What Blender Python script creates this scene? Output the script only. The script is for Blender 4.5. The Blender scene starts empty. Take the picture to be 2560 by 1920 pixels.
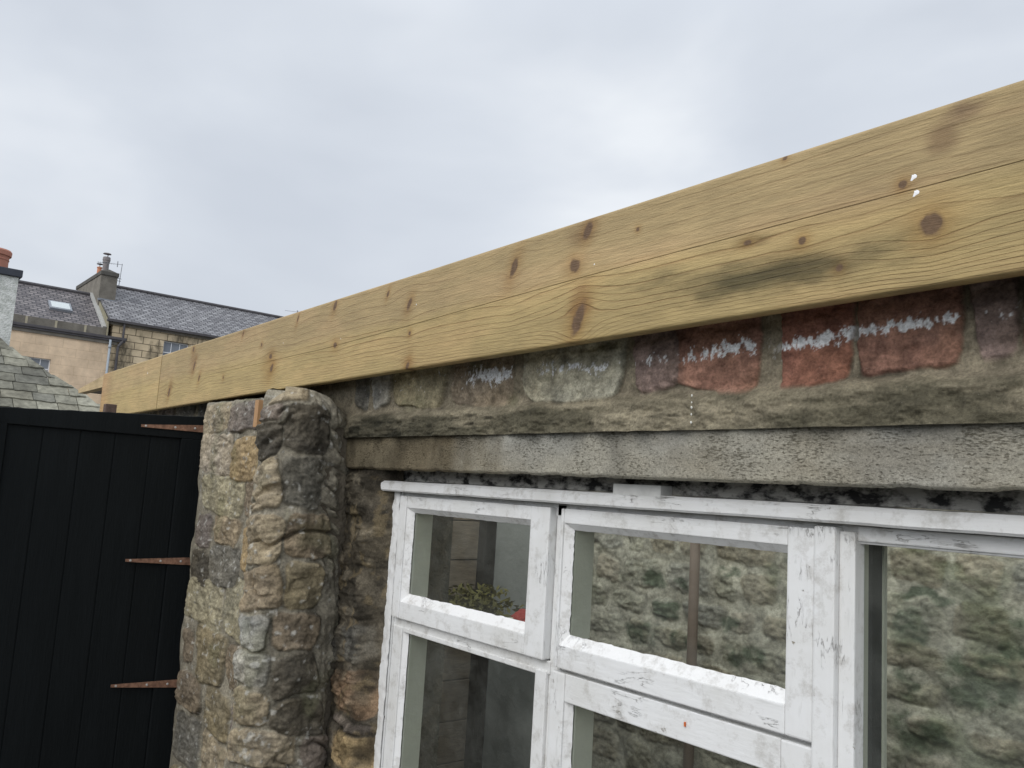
import bpy, bmesh, math, random
import numpy as np
from mathutils import Vector, Matrix
R = math.radians
sc = bpy.context.scene
COL = sc.collection
random.seed(7)

# ---------------------------------------------------------------- camera
EYE = Vector((0.0, -1.19, 1.72))
yaw, pitch, roll = R(39.1), R(7.3), R(3.47)
fw = Vector((-math.cos(yaw)*math.cos(pitch), math.sin(yaw)*math.cos(pitch), math.sin(pitch)))
r0 = fw.cross(Vector((0, 0, 1))).normalized(); u0 = r0.cross(fw)
rt = math.cos(roll)*r0 + math.sin(roll)*u0
up = -math.sin(roll)*r0 + math.cos(roll)*u0
cd = bpy.data.cameras.new('camera'); cam = bpy.data.objects.new('camera', cd); COL.objects.link(cam)
cam.matrix_world = Matrix(((rt.x, up.x, -fw.x, EYE.x), (rt.y, up.y, -fw.y, EYE.y), (rt.z, up.z, -fw.z, EYE.z), (0, 0, 0, 1)))
cd.sensor_width = 36; cd.lens = 29.46; cd.clip_start = 0.02; cd.clip_end = 2000
sc.camera = cam
sc.render.resolution_x, sc.render.resolution_y = 1024, 768

# ---------------------------------------------------------------- sky
SUN_E, SUN_A = R(35), R(165)
w = bpy.data.worlds.new('World'); sc.world = w; w.use_nodes = True
nt = w.node_tree; N = nt.nodes; L = nt.links; N.clear()
def wn(t, **k):
    n = N.new(t)
    for a, b in k.items(): setattr(n, a, b)
    return n
out = wn('ShaderNodeOutputWorld')
sky = wn('ShaderNodeTexSky'); sky.sky_type = 'NISHITA'; sky.sun_disc = False
sky.sun_elevation = SUN_E; sky.sun_rotation = SUN_A
bgs = wn('ShaderNodeBackground'); bgs.inputs[1].default_value = 0.05
L.new(sky.outputs[0], bgs.inputs[0])
tc = wn('ShaderNodeTexCoord')
mp = wn('ShaderNodeMapping'); mp.inputs['Scale'].default_value = (1.0, 1.0, 2.1); mp.inputs['Location'].default_value = (.3, 1.7, .4)
L.new(tc.outputs['Generated'], mp.inputs[0])
n1 = wn('ShaderNodeTexNoise'); n1.inputs['Scale'].default_value = 2.3; n1.inputs['Detail'].default_value = 4.5; n1.inputs['Roughness'].default_value = .48; n1.inputs['Distortion'].default_value = .25
L.new(mp.outputs[0], n1.inputs[0])
rp = wn('ShaderNodeValToRGB'); L.new(n1.outputs['Fac'], rp.inputs[0])
e = rp.color_ramp.elements
e[0].position = .32; e[0].color = (.655, .705, .785, 1)
e[1].position = .70; e[1].color = (.90, .94, .99, 1)
k = e.new(.5); k.color = (.735, .785, .86, 1)
k = e.new(.60); k.color = (.81, .855, .92, 1)
# cloud deck is thinner overhead and towards the hidden sun
sx = wn('ShaderNodeSeparateXYZ'); L.new(tc.outputs['Generated'], sx.inputs[0])
z1 = wn('ShaderNodeMapRange'); z1.inputs[1].default_value = .5; z1.inputs[2].default_value = 1; z1.inputs[3].default_value = 1; z1.inputs[4].default_value = 1.65
L.new(sx.outputs[2], z1.inputs[0])
z2 = wn('ShaderNodeMapRange'); z2.inputs[1].default_value = -.1; z2.inputs[2].default_value = -.7; z2.inputs[3].default_value = 1; z2.inputs[4].default_value = 1.5
L.new(sx.outputs[1], z2.inputs[0])
z3 = wn('ShaderNodeMapRange'); z3.inputs[1].default_value = 0; z3.inputs[2].default_value = .3; z3.inputs[3].default_value = .90; z3.inputs[4].default_value = 1
L.new(sx.outputs[2], z3.inputs[0])
m1 = wn('ShaderNodeMath', operation='MULTIPLY'); L.new(z1.outputs[0], m1.inputs[0]); L.new(z2.outputs[0], m1.inputs[1])
m2 = wn('ShaderNodeMath', operation='MULTIPLY'); L.new(m1.outputs[0], m2.inputs[0]); L.new(z3.outputs[0], m2.inputs[1])
bgc = wn('ShaderNodeBackground'); L.new(rp.outputs[0], bgc.inputs[0]); L.new(m2.outputs[0], bgc.inputs[1])
mx = wn('ShaderNodeMixShader'); mx.inputs[0].default_value = .93
L.new(bgs.outputs[0], mx.inputs[1]); L.new(bgc.outputs[0], mx.inputs[2]); L.new(mx.outputs[0], out.inputs[0])

sd = bpy.data.lights.new('sun', 'SUN'); sd.energy = 1.5; sd.angle = R(50); sd.color = (1, .955, .885)
so = bpy.data.objects.new('sun', sd); COL.objects.link(so)
sdir = Vector((math.sin(SUN_A)*math.cos(SUN_E), math.cos(SUN_A)*math.cos(SUN_E), math.sin(SUN_E)))
so.rotation_euler = sdir.to_track_quat('Z', 'Y').to_euler(); so.location = (0, -5, 9)
sc.view_settings.view_transform = 'Standard'; sc.view_settings.look = 'None'
sc.view_settings.exposure = 0.0; sc.view_settings.gamma = 1

# ---------------------------------------------------------------- numpy noise
def _h(ix, iy, iz, s):
    n = (ix.astype(np.int64)*374761393 + iy.astype(np.int64)*668265263 + iz.astype(np.int64)*2147483647 + s*974634777) & 0xffffffff
    n = ((n ^ (n >> 13))*1274126177) & 0xffffffff
    n = ((n ^ (n >> 16))*2246822519) & 0xffffffff
    return ((n ^ (n >> 15)) & 0xffffff)/float(0xffffff)
def vn(x, y, z, s=0):
    x, y, z = np.broadcast_arrays(np.asarray(x, float), np.asarray(y, float), np.asarray(z, float))
    X, Y, Z = np.floor(x), np.floor(y), np.floor(z)
    fx, fy, fz = x-X, y-Y, z-Z
    fx, fy, fz = [t*t*t*(t*(t*6-15)+10) for t in (fx, fy, fz)]
    r = 0
    for dx in (0, 1):
        for dy in (0, 1):
            for dz in (0, 1):
                r = r + _h(X+dx, Y+dy, Z+dz, s)*(fx if dx else 1-fx)*(fy if dy else 1-fy)*(fz if dz else 1-fz)
    return r*2-1
def fbm(x, y, z, o=4, s=0, g=.5):
    a, t, f, m = 1., 0., 1., 0.
    for i in range(o):
        t = t + a*vn(x*f, y*f, z*f, s+i*17); m += a; a *= g; f *= 2.03
    return t/m
def ss(a, b, x):
    t = np.clip((x-a)/(b-a), 0, 1); return t*t*(3-2*t)

# ---------------------------------------------------------------- scene helpers
def tag(o, label=None, cat=None, group=None, kind=None):
    if label: o['label'] = label
    if cat: o['category'] = cat
    if group: o['group'] = group
    if kind: o['kind'] = kind
    return o
def empty(name, loc, label, cat, group=None):
    o = bpy.data.objects.new(name, None); COL.objects.link(o); o.location = loc; o.empty_display_size = .2
    return tag(o, label, cat, group)
def link(name, me, mat, parent=None, label=None):
    o = bpy.data.objects.new(name, me); COL.objects.link(o)
    if mat: me.materials.append(mat)
    if parent:
        o.parent = parent
        p = parent; off = Vector((0, 0, 0))
        while p: off += p.location; p = p.parent
        o.location = -off
    if label: o['label'] = label
    return o
class MB:
    def __init__(s): s.bm = bmesh.new()
    def box(s, x0, x1, y0, y1, z0, z1, bev=0):
        b = bmesh.new()
        vs = [b.verts.new(p) for p in ((x0,y0,z0),(x1,y0,z0),(x1,y1,z0),(x0,y1,z0),(x0,y0,z1),(x1,y0,z1),(x1,y1,z1),(x0,y1,z1))]
        for f in ((3,2,1,0),(4,5,6,7),(0,1,5,4),(1,2,6,5),(2,3,7,6),(3,0,4,7)): b.faces.new([vs[i] for i in f])
        if bev: bmesh.ops.bevel(b, geom=b.edges[:], offset=bev, segments=2, affect='EDGES', profile=.6)
        s.merge(b); return s
    def merge(s, b):
        me = bpy.data.meshes.new('t'); b.to_mesh(me); b.free(); s.bm.from_mesh(me); bpy.data.meshes.remove(me)
    def hull(s, pts, faces):
        v = [s.bm.verts.new(p) for p in pts]
        for f in faces: s.bm.faces.new([v[i] for i in f])
        return s
    def lathe(s, c, prof, n=24, ax='z'):
        rows = []
        for r, h in prof:
            row = []
            for i in range(n):
                a = 2*math.pi*i/n; p = (r*math.cos(a), r*math.sin(a), h)
                if ax == 'x': p = (p[2], p[0], p[1])
                if ax == 'y': p = (p[0], p[2], p[1])
                row.append(s.bm.verts.new((c[0]+p[0], c[1]+p[1], c[2]+p[2])))
            rows.append(row)
        for a, b in zip(rows, rows[1:]):
            for i in range(n): s.bm.faces.new((a[i], a[(i+1) % n], b[(i+1) % n], b[i]))
        s.bm.faces.new(rows[0][::-1]); s.bm.faces.new(rows[-1]); return s
    def rod(s, p, q, r, n=8):
        p, q = Vector(p), Vector(q); d = (q-p).normalized()
        a = d.orthogonal().normalized(); b = d.cross(a)
        A = [s.bm.verts.new(p+(a*math.cos(t)+b*math.sin(t))*r) for t in [2*math.pi*i/n for i in range(n)]]
        B = [s.bm.verts.new(q+(a*math.cos(t)+b*math.sin(t))*r) for t in [2*math.pi*i/n for i in range(n)]]
        for i in range(n): s.bm.faces.new((A[i], A[(i+1) % n], B[(i+1) % n], B[i]))
        s.bm.faces.new(A[::-1]); s.bm.faces.new(B); return s
    def build(s, name, mat, parent=None, label=None, smooth=False):
        bmesh.ops.recalc_face_normals(s.bm, faces=s.bm.faces[:])
        me = bpy.data.meshes.new(name); s.bm.to_mesh(me); s.bm.free()
        if smooth:
            for p in me.polygons: p.use_smooth = True
        return link(name, me, mat, parent, label)
def grid_mesh(name, V, cols=None, floats=None, wrap=False, smooth=True, flip=False):
    """V: (nu, nv, 3) array"""
    nu, nv = V.shape[:2]
    me = bpy.data.meshes.new(name)
    idx = np.arange(nu*nv).reshape(nu, nv)
    if wrap: idx = np.concatenate([idx, idx[:, :1]], 1)
    a = idx[:-1, :-1].ravel(); b = idx[1:, :-1].ravel(); c = idx[1:, 1:].ravel(); d = idx[:-1, 1:].ravel()
    q = np.stack([a, b, c, d], 1) if not flip else np.stack([a, d, c, b], 1)
    n = len(q)
    me.vertices.add(nu*nv); me.vertices.foreach_set('co', V.reshape(-1).astype(np.float32))
    me.loops.add(n*4); me.loops.foreach_set('vertex_index', q.ravel().astype(np.int32))
    me.polygons.add(n); me.polygons.foreach_set('loop_start', np.arange(0, n*4, 4, dtype=np.int32))
    me.polygons.foreach_set('use_smooth', np.full(n, smooth))
    me.update(calc_edges=True)
    if cols is not None:
        at = me.attributes.new('tint', 'FLOAT_COLOR', 'POINT')
        cc = np.concatenate([np.clip(cols, 0, 1).reshape(-1, 3), np.ones((nu*nv, 1))], 1)
        at.data.foreach_set('color', cc.ravel().astype(np.float32))
    for k_, v_ in (floats or {}).items():
        at = me.attributes.new(k_, 'FLOAT', 'POINT'); at.data.foreach_set('value', v_.ravel().astype(np.float32))
    return me

# ---------------------------------------------------------------- materials
class Mt:
    def __init__(s, name, rough=.8, spec=.3):
        s.m = bpy.data.materials.new(name); s.m.use_nodes = True
        s.t = s.m.node_tree; s.b = s.t.nodes['Principled BSDF']
        s.b.inputs['Roughness'].default_value = rough; s.b.inputs['Specular IOR Level'].default_value = spec
    def n(s, t, **k):
        n = s.t.nodes.new(t)
        for a, b in k.items(): setattr(n, a, b)
        return n
    def l(s, a, b): s.t.links.new(a, b)
    def coords(s, scale=(1, 1, 1), kind='Object', rot=(0, 0, 0)):
        c = s.n('ShaderNodeTexCoord'); m = s.n('ShaderNodeMapping'); m.inputs['Scale'].default_value = scale; m.inputs['Rotation'].default_value = rot
        s.l(c.outputs[kind], m.inputs[0]); return m.outputs[0]
    def noise(s, vec, scale, detail=4, rough=.5, dist=0):
        n = s.n('ShaderNodeTexNoise'); n.inputs['Scale'].default_value = scale; n.inputs['Detail'].default_value = detail
        n.inputs['Roughness'].default_value = rough; n.inputs['Distortion'].default_value = dist
        s.l(vec, n.inputs[0]); return n.outputs['Fac']
    def ramp(s, f, stops):
        r = s.n('ShaderNodeValToRGB'); s.l(f, r.inputs[0]); e = r.color_ramp.elements
        g = lambda c: (c, c, c, 1) if isinstance(c, (int, float)) else (*c, 1)
        e[0].position, e[0].color = stops[0][0], g(stops[0][1]); e[1].position, e[1].color = stops[-1][0], g(stops[-1][1])
        for p, c in stops[1:-1]: q = e.new(p); q.color = g(c)
        return r.outputs[0]
    def mix(s, f, a, b, mode='MIX'):
        n = s.n('ShaderNodeMix', data_type='RGBA', blend_type=mode)
        for v, i in ((f, 0), (a, 6), (b, 7)):
            if hasattr(v, 'is_linked'): s.l(v, n.inputs[i])
            elif i: n.inputs[i].default_value = (*v, 1) if len(v) == 3 else v
            else: n.inputs[i].default_value = v
        return n.outputs[2]
    def math(s, op, a, b=0, c=None):
        n = s.n('ShaderNodeMath', operation=op)
        for v, i in ((a, 0), (b, 1), (c, 2)):
            if v is None: continue
            if hasattr(v, 'is_linked'): s.l(v, n.inputs[i])
            else: n.inputs[i].default_value = v
        return n.outputs[0]
    def attr(s, name, o='Color'):
        a = s.n('ShaderNodeAttribute'); a.attribute_name = name; return a.outputs[o]
    def bump(s, h, dist, strength=1):
        b = s.n('ShaderNodeBump'); b.inputs['Distance'].default_value = dist; b.inputs['Strength'].default_value = strength
        s.l(h, b.inputs['Height']); s.l(b.outputs[0], s.b.inputs['Normal']); return s
    def col(s, c):
        if hasattr(c, 'is_linked'): s.l(c, s.b.inputs['Base Color'])
        else: s.b.inputs['Base Color'].default_value = (*c, 1)
        return s
def simple(name, c, rough=.8, spec=.3, var=.25, scale=8, bump=.001, metal=0):
    m = Mt(name, rough, spec); v = m.coords()
    f = m.noise(v, scale, 6, .6)
    m.col(m.mix(f, tuple(x*(1-var) for x in c), tuple(min(1, x*(1+var)) for x in c)))
    m.bump(m.noise(v, scale*6, 4, .6), bump); m.b.inputs['Metallic'].default_value = metal
    return m.m

# vertex-tinted rough stone
def stone_mat(name, fine=90, bump=.0035, speck=True):
    m = Mt(name, .92, .2); v = m.coords()
    f = m.noise(v, fine, 6, .65); g = m.noise(v, fine*.22, 5, .6)
    a = m.mix(1, m.attr('tint'), m.ramp(f, [(.3, .62), (.5, 1.0), (.72, 1.35)]), 'MULTIPLY')
    a = m.mix(1, a, m.ramp(g, [(.3, .72), (.55, 1.02), (.75, 1.25)]), 'MULTIPLY')
    if speck:
        sp = m.ramp(m.noise(v, fine*1.4, 2, .5), [(.73, 0), (.77, .4)])
        a = m.mix(sp, a, (.42, .40, .34))
    m.col(a)
    h = m.math('ADD', m.noise(v, fine*.5, 8, .7), m.math('MULTIPLY', m.noise(v, fine*2.4, 3, .6), .35))
    m.bump(h, bump); return m.m
M_STONE = stone_mat('rubble_stone', 210, .003)
M_PIER = stone_mat('craggy_stone', 150, .0045)
M_FAR_IN = stone_mat('mossy_stone', 55, .006, False)

def lintel_mat():
    m = Mt('pitted_concrete', .95, .15); v = m.coords()
    vs = m.coords((.55, 1, 1.5))
    pits = m.ramp(m.math('ADD', m.noise(vs, 230, 3, .55), m.math('MULTIPLY', m.math('SUBTRACT', m.noise(v, 9, 4, .6), .5), .5)), [(.30, 0), (.46, 1)])
    a = m.mix(1, m.attr('tint'), m.ramp(m.noise(v, 330, 5, .7), [(.3, .66), (.7, 1.34)]), 'MULTIPLY')
    a = m.mix(pits, m.mix(1, a, (.45, .44, .41), 'MULTIPLY'), a)
    m.col(a)
    h = m.math('ADD', m.math('MULTIPLY', pits, .45), m.noise(v, 260, 5, .7))
    m.bump(h, .0022); return m.m
M_LINTEL = lintel_mat()

def paint_mat(name, scale, grime=.5, tone=(.78, .785, .785)):
    m = Mt(name, .42, .35); v = m.coords(); vs = m.coords(scale)
    big = m.noise(v, 7, 5, .6)
    a = m.mix(m.ramp(big, [(.38, 0), (.72, grime)]), tone, (.58, .57, .53))
    dirt = m.ramp(m.noise(v, 24, 8, .72), [(.52, 0), (.70, .6)])
    a = m.mix(dirt, a, (.36, .34, .30))
    fine = m.ramp(m.noise(vs, 70, 5, .62, .4), [(.60, 0), (.74, .5)])
    a = m.mix(fine, a, (.50, .50, .48))
    cr = m.noise(vs, 60, 5, .6, .5)
    crack = m.ramp(m.math('ABSOLUTE', m.math('SUBTRACT', cr, .5)), [(.0, .8), (.012, 0)])
    gate = m.ramp(m.noise(v, 11, 4, .6), [(.56, 0), (.64, 1)])
    crack = m.math('MULTIPLY', crack, gate)
    a = m.mix(crack, a, (.30, .285, .26))
    flake = m.ramp(m.noise(v, 38, 6, .72), [(.685, 0), (.70, 1)])
    a = m.mix(flake, a, (.36, .33, .27)); m.col(a)
    h = m.math('SUBTRACT', m.noise(vs, 45, 6, .6), m.math('MULTIPLY', m.math('ADD', crack, flake), .7))
    m.bump(h, .0016); return m.m
M_PAINT_H = paint_mat('worn_white_paint_rail', (.18, 1, 1))
M_PAINT_V = paint_mat('worn_white_paint_stile', (1, 1, .16))
M_PUTTY = paint_mat('cracked_putty_paint', (1, 1, .5), .15, (.83, .83, .825))
M_INNER = simple('pale_olive_inner_paint', (.50, .49, .42), .6, .3, .12, 20)
M_RUBBER = simple('dark_grey_seal', (.05, .05, .052), .6, .3, .2, 30)

def grime_mat():
    m = Mt('grimy_painted_timber', .8, .2); v = m.coords((.7, 1, 1.3))
    a = m.mix(m.ramp(m.noise(v, 28, 6, .65), [(.42, 0), (.56, 1)]), (.03, .03, .03), (.42, .41, .38))
    m.col(a); m.bump(m.noise(v, 60, 5, .6), .002); return m.m
M_GRIME = grime_mat()

def glass_mat():
    m = bpy.data.materials.new('window_glass'); m.use_nodes = True; t = m.node_tree; t.nodes.clear()
    o = t.nodes.new('ShaderNodeOutputMaterial'); tr = t.nodes.new('ShaderNodeBsdfTransparent'); tr.inputs[0].default_value = (.90, .925, .91, 1)
    gl = t.nodes.new('ShaderNodeBsdfGlossy'); gl.inputs['Roughness'].default_value = .03
    fr = t.nodes.new('ShaderNodeFresnel'); fr.inputs[0].default_value = 1.5
    mx = t.nodes.new('ShaderNodeMixShader'); ge = t.nodes.new('ShaderNodeNewGeometry'); iv = t.nodes.new('ShaderNodeMath'); iv.operation = 'SUBTRACT'; iv.inputs[0].default_value = 1; t.links.new(ge.outputs['Backfacing'], iv.inputs[1]); mu = t.nodes.new('ShaderNodeMath'); mu.operation = 'MULTIPLY'; t.links.new(iv.outputs[0], mu.inputs[0]); t.links.new(fr.outputs[0], mu.inputs[1]); t.links.new(mu.outputs[0], mx.inputs[0]); t.links.new(tr.outputs[0], mx.inputs[1]); t.links.new(gl.outputs[0], mx.inputs[2])
    df = t.nodes.new('ShaderNodeBsdfDiffuse'); df.inputs[0].default_value = (.55, .56, .52, 1)
    c = t.nodes.new('ShaderNodeTexCoord'); n = t.nodes.new('ShaderNodeTexNoise'); n.inputs['Scale'].default_value = 9; n.inputs['Detail'].default_value = 8; n.inputs['Roughness'].default_value = .7
    t.links.new(c.outputs['Object'], n.inputs[0])
    r = t.nodes.new('ShaderNodeValToRGB'); r.color_ramp.elements[0].position = .4; r.color_ramp.elements[0].color = (.008, .008, .008, 1); r.color_ramp.elements[1].position = .8; r.color_ramp.elements[1].color = (.07, .07, .07, 1)
    t.links.new(n.outputs['Fac'], r.inputs[0])
    m2 = t.nodes.new('ShaderNodeMixShader'); t.links.new(r.outputs[0], m2.inputs[0]); t.links.new(mx.outputs[0], m2.inputs[1]); t.links.new(df.outputs[0], m2.inputs[2])
    t.links.new(m2.outputs[0], o.inputs[0]); return m
M_GLASS = glass_mat()

def wood_mat():
    m = Mt('new_treated_pine', .62, .3); v = m.coords()
    g = m.attr('grain', 'Fac'); con = m.attr('contrast', 'Fac')
    fr = m.math('FRACT', m.math('ADD', g, 200))
    line = m.ramp(fr, [(0, .25), (.06, 0), (.55, .10), (.84, .34), (.93, 1), (.975, 1), (1, .25)])
    vs = m.coords((1.2, 1, 26))
    fib = m.noise(vs, 14, 6, .65)
    a = m.mix(1, m.attr('tint'), m.ramp(fib, [(.3, .78), (.7, 1.18)]), 'MULTIPLY')
    brk = m.ramp(m.noise(m.coords((1, 1, 6)), 5, 4, .6), [(.35, .35), (.62, 1)])
    lf = m.math('MULTIPLY', m.math('MULTIPLY', line, con), brk)
    a = m.mix(lf, a, m.mix(1, a, (.48, .37, .30), 'MULTIPLY'))
    kn = m.attr('knot', 'Fac')
    kc = m.mix(m.noise(v, 130, 5, .6), (.06, .036, .024), (.19, .115, .065))
    a = m.mix(m.ramp(kn, [(.36, 0), (.5, .35), (.60, .92)]), a, kc)
    m.col(a)
    saw = m.noise(m.coords((5, 1, 1.2), rot=(0, .5, 0)), 55, 3, .6)
    h = m.math('SUBTRACT', m.math('ADD', m.math('MULTIPLY', m.noise(m.coords((1, 1, 7)), 60, 5, .6), .8), m.math('MULTIPLY', saw, .35)), m.math('MULTIPLY', lf, .8))
    m.bump(h, .0016); return m.m
M_WOOD = wood_mat()
def plain_wood(name, c, ax=(1, 1, 14), sc_=6, dark=.55, rough=.8):
    m = Mt(name, rough, .2); v = m.coords(ax)
    a = m.mix(m.noise(v, sc_, 8, .65, .5), tuple(x*dark for x in c), tuple(x*1.25 for x in c))
    b = m.noise(m.coords(), 3, 4, .6); a = m.mix(1, a, m.ramp(b, [(.3, .6), (.7, 1.25)]), 'MULTIPLY')
    m.col(a); m.bump(m.noise(v, sc_*4, 5, .6), .003); return m.m
M_PALEWOOD = plain_wood('pale_raw_timber', (.46, .35, .20), dark=.8)
M_PLANK = plain_wood('old_brown_planks', (.36, .29, .215), (1, 2, 11), 5, .3)
M_BATTEN = simple('orange_brown_wood', (.42, .25, .13), .7, .2, .2, 30)
M_DARKWOOD = simple('old_dark_timber', (.035, .03, .026), .85, .2, .3, 20, .003)
def black_mat():
    m = Mt('matt_black_paint', .72, .12); v = m.coords((3, 3, .35))
    m.col(m.mix(m.noise(v, 9, 6, .6), (.005, .0065, .007), (.012, .0145, .016)))
    m.bump(m.noise(v, 40, 5, .6), .0015); return m.m
M_BLACK = black_mat()
def rust_mat():
    m = Mt('rusty_hinge_steel', .75, .3); v = m.coords()
    m.col(m.mix(m.ramp(m.noise(v, 60, 6, .65), [(.35, 0), (.65, 1)]), (.14, .075, .05), (.34, .19, .125)))
    m.bump(m.noise(v, 150, 4, .6), .001); return m.m
M_RUST = rust_mat()
M_STEEL = simple('bright_screw_steel', (.5, .48, .45), .4, .5, .2, 50)

# ---------------------------------------------------------------- rubble generator
PAL = dict(a=(.33,.275,.19), b=(.20,.17,.145), c=(.40,.34,.255), o=(.35,.26,.145), l=(.34,.305,.21), n=(.23,.185,.13), t=(.31,.25,.17),
           d=(.105,.092,.07), g=(.17,.16,.135), k=(.25,.21,.135), w=(.35,.335,.29), D=(.14,.13,.105), r=(.28,.19,.12),
           B=(.27,.13,.088), P=(.29,.16,.115), Q=(.27,.20,.17), C=(.42,.40,.31), G=(.05,.075,.045), M=(.12,.14,.075))
def rubble(u, z, stones, mortar, height=.018, seed=0, warp=.012, soft=.012, pw=(3.2, 6.5), flat=.5, crag=.009):
    """displacement and colour over a (u, z) field of irregular stones"""
    wu = u + warp*fbm(u*16, z*16, 1.3, 5, seed, .6); wz = z + warp*fbm(u*16+9, z*16, 7.7, 5, seed+5, .6)
    H = np.zeros_like(u); C = np.empty(u.shape+(3,)); C[:] = mortar
    C *= (1+.25*fbm(u*9, z*9, 3., 4, seed+50)+.22*fbm(u*60, z*60, 3., 4, seed+51, .6))[..., None]
    best = np.zeros_like(u); ring = np.zeros_like(u)
    for i, (a, b, c, d, col) in enumerate(stones):
        hu, hz = (b-a)/2, (d-c)/2; cu, cz = (a+b)/2, (c+d)/2
        rnd = random.Random(seed*131+i)
        t = rnd.uniform(-.12, .12)
        du = (wu-cu)+t*(wz-cz); dz = (wz-cz)-t*(wu-cu)
        # skew the outline: trapezoid ends
        du = du*(1+rnd.uniform(-.14, .14)*dz/hz); dz = dz*(1+rnd.uniform(-.12, .12)*du/hu)
        sel = (np.abs(du) < hu*1.3) & (np.abs(dz) < hz*1.3)
        if not sel.any(): continue
        x = np.abs(du[sel])/hu; y = np.abs(dz[sel])/hz
        p = rnd.uniform(*pw)
        rr = (x**p+y**p)**(1/p)
        sf = soft*rnd.uniform(.5, 1.2)
        m = 1-ss(1-sf/min(hu, hz), 1.0+sf*.3/min(hu, hz), rr)
        uu, zz = u[sel], z[sel]
        facet = rnd.uniform(-.5, .5)*du[sel]/hu + rnd.uniform(-.2, .6)*dz[sel]/hz
        fc2 = np.maximum(0, rnd.uniform(-.7, .7)*du[sel]/hu + rnd.uniform(-.7, .7)*dz[sel]/hz-.2)
        hh = height*rnd.uniform(.7, 1.4)*(1-(1-flat)*.5*rr**2+.35*facet-.6*fc2)
        h = m*hh
        pc = np.array(PAL[col] if isinstance(col, str) else col)
        v1 = fbm(uu*34+i*3, zz*34, i*1.7, 5, seed+i, .62); v2 = fbm(uu*10+i, zz*10, i*.7, 3, seed+3*i)
        cc = pc*(1+.55*v1[:, None]) + v2[:, None]*np.array([.03, .018, .0])*(pc.mean()/.2)
        # weathered arris: darker dirt settled on upper edges, paler chips
        cur = H[sel]; use = h > cur
        H[sel] = np.where(use, h, cur)
        mc = np.clip(m*1.3, 0, 1)[:, None]
        C[sel] = np.where((use & (m > .02))[:, None], C[sel]*(1-mc)+cc*mc, C[sel])
        best[sel] = np.maximum(best[sel], m)
        ring[sel] = np.maximum(ring[sel], np.exp(-(((rr-1.0)*min(hu, hz))/.0035)**2))
    rough = fbm(u*24, z*32, 4.4, 6, seed+70, .6)
    led = fbm(u*9, z*42, 2.2, 5, seed+80, .55)
    # mortar smeared flush over some joints
    fill = ss(-.15, .45, fbm(u*7, z*7, 6.6, 3, seed+95))*height*.75
    rk = ring*ss(-.25, .35, fbm(u*13, z*13, 2.7, 4, seed+97))
    C = C*(1-.45*rk[..., None])
    H = H + best*(rough*crag-np.abs(led)*crag*.9) - .0025*rk + (1-best)*(fill+fbm(u*26, z*26, 9.1, 5, seed+90, .6)*.004)
    return H, C, best

def S(P, k): return EYE+(Vector(P)-EYE)*k     # same bearing, other distance

# ================================================================= GROUND
def ground_mat():
    m = Mt('yard_paving', .9, .2); v = m.coords()
    m.col(m.mix(m.noise(v, 1.3, 8, .65), (.11, .11, .105), (.20, .195, .18))); m.bump(m.noise(v, 25, 6, .6), .01); return m.m
tag(MB().hull([(-600, -600, 0), (600, -600, 0), (600, 600, 0), (-600, 600, 0)], [(0, 1, 2, 3)]).build('ground', ground_mat()), kind='structure')

# ================================================================= OUTBUILDING
ob = empty('outbuilding', (-1, .15, 0), 'weathered stone and brick outbuilding with a concrete lintel over white painted windows', 'building')

# --- brick and stone course above the lintel -----------------------------
xs = np.concatenate([np.arange(-4.6, -2.45, .006), np.arange(-2.45, -.35, .0022), np.arange(-.35, 1.6, .007)]); zs = np.arange(1.845, 2.125, .0021)
X, Z = np.meshgrid(xs, zs, indexing='ij')
ss_ = [(-2.19,-2.10,1.925,2.11,'g'),(-2.09,-2.00,1.928,2.11,'w'),(-1.985,-1.72,1.922,2.07,(.33,.29,.19)),(-1.70,-1.455,1.913,2.07,(.25,.205,.15)),(-1.43,-1.115,1.910,2.11,'C'),
       (-1.095,-.985,1.922,2.11,'Q'),(-1.0,-.812,1.914,2.11,'P'),(-.772,-.642,1.912,2.11,'B'),(-.639,-.488,1.922,2.11,'P'),(-.480,-.418,1.935,2.11,'Q'),
       (-.412,-.21,1.925,2.11,'B'),(-.19,.02,1.922,2.07,'P'),(.05,.27,1.925,2.07,'n'),(.3,.52,1.92,2.07,'B'),(.55,.8,1.925,2.07,'l'),(.82,1.05,1.92,2.07,'B'),(1.08,1.4,1.92,2.07,'c')]
x0 = -2.45
while x0 > -4.5: ss_.append((x0-.26, x0-.02, 1.92, 2.07, random.choice('gnlab'))); x0 -= .27
H, C, best = rubble(X, Z, ss_, (.27, .235, .17), .009, 3, .011, .0045, (5, 10), .9, .0075)
# brick tones: paler worn faces low down, dark patches stronger towards the top, moss
vv = fbm(X*14, Z*20, .5, 4, 301)
isr = (X > -1.1) & (X < -.42)
C *= (1+.42*vv)[..., None]
soot = ss(.1, .5, fbm(X*5, Z*9, 2.5, 4, 311)+.25*ss(1.95, 2.05, Z))  # random dark patches, stronger towards the top of the course
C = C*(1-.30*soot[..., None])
C *= (1+.45*fbm(X*70, Z*90, 2.2, 4, 312, .65))[..., None]
mo = ss(.15, .5, fbm(X*7, Z*12, 8.5, 4, 317))*(X < -1.1)
C = C*(1-.5*mo[..., None]) + np.array([.10, .11, .055])*(.5*mo[..., None])
pk = .45*ss(.05, .45, fbm(X*11, Z*16, 12.5, 4, 331))*isr*(Z < 1.985)
C = C*(1-.35*pk[..., None]) + np.array([.42, .30, .27])*(.35*pk[..., None])*best[..., None]
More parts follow.
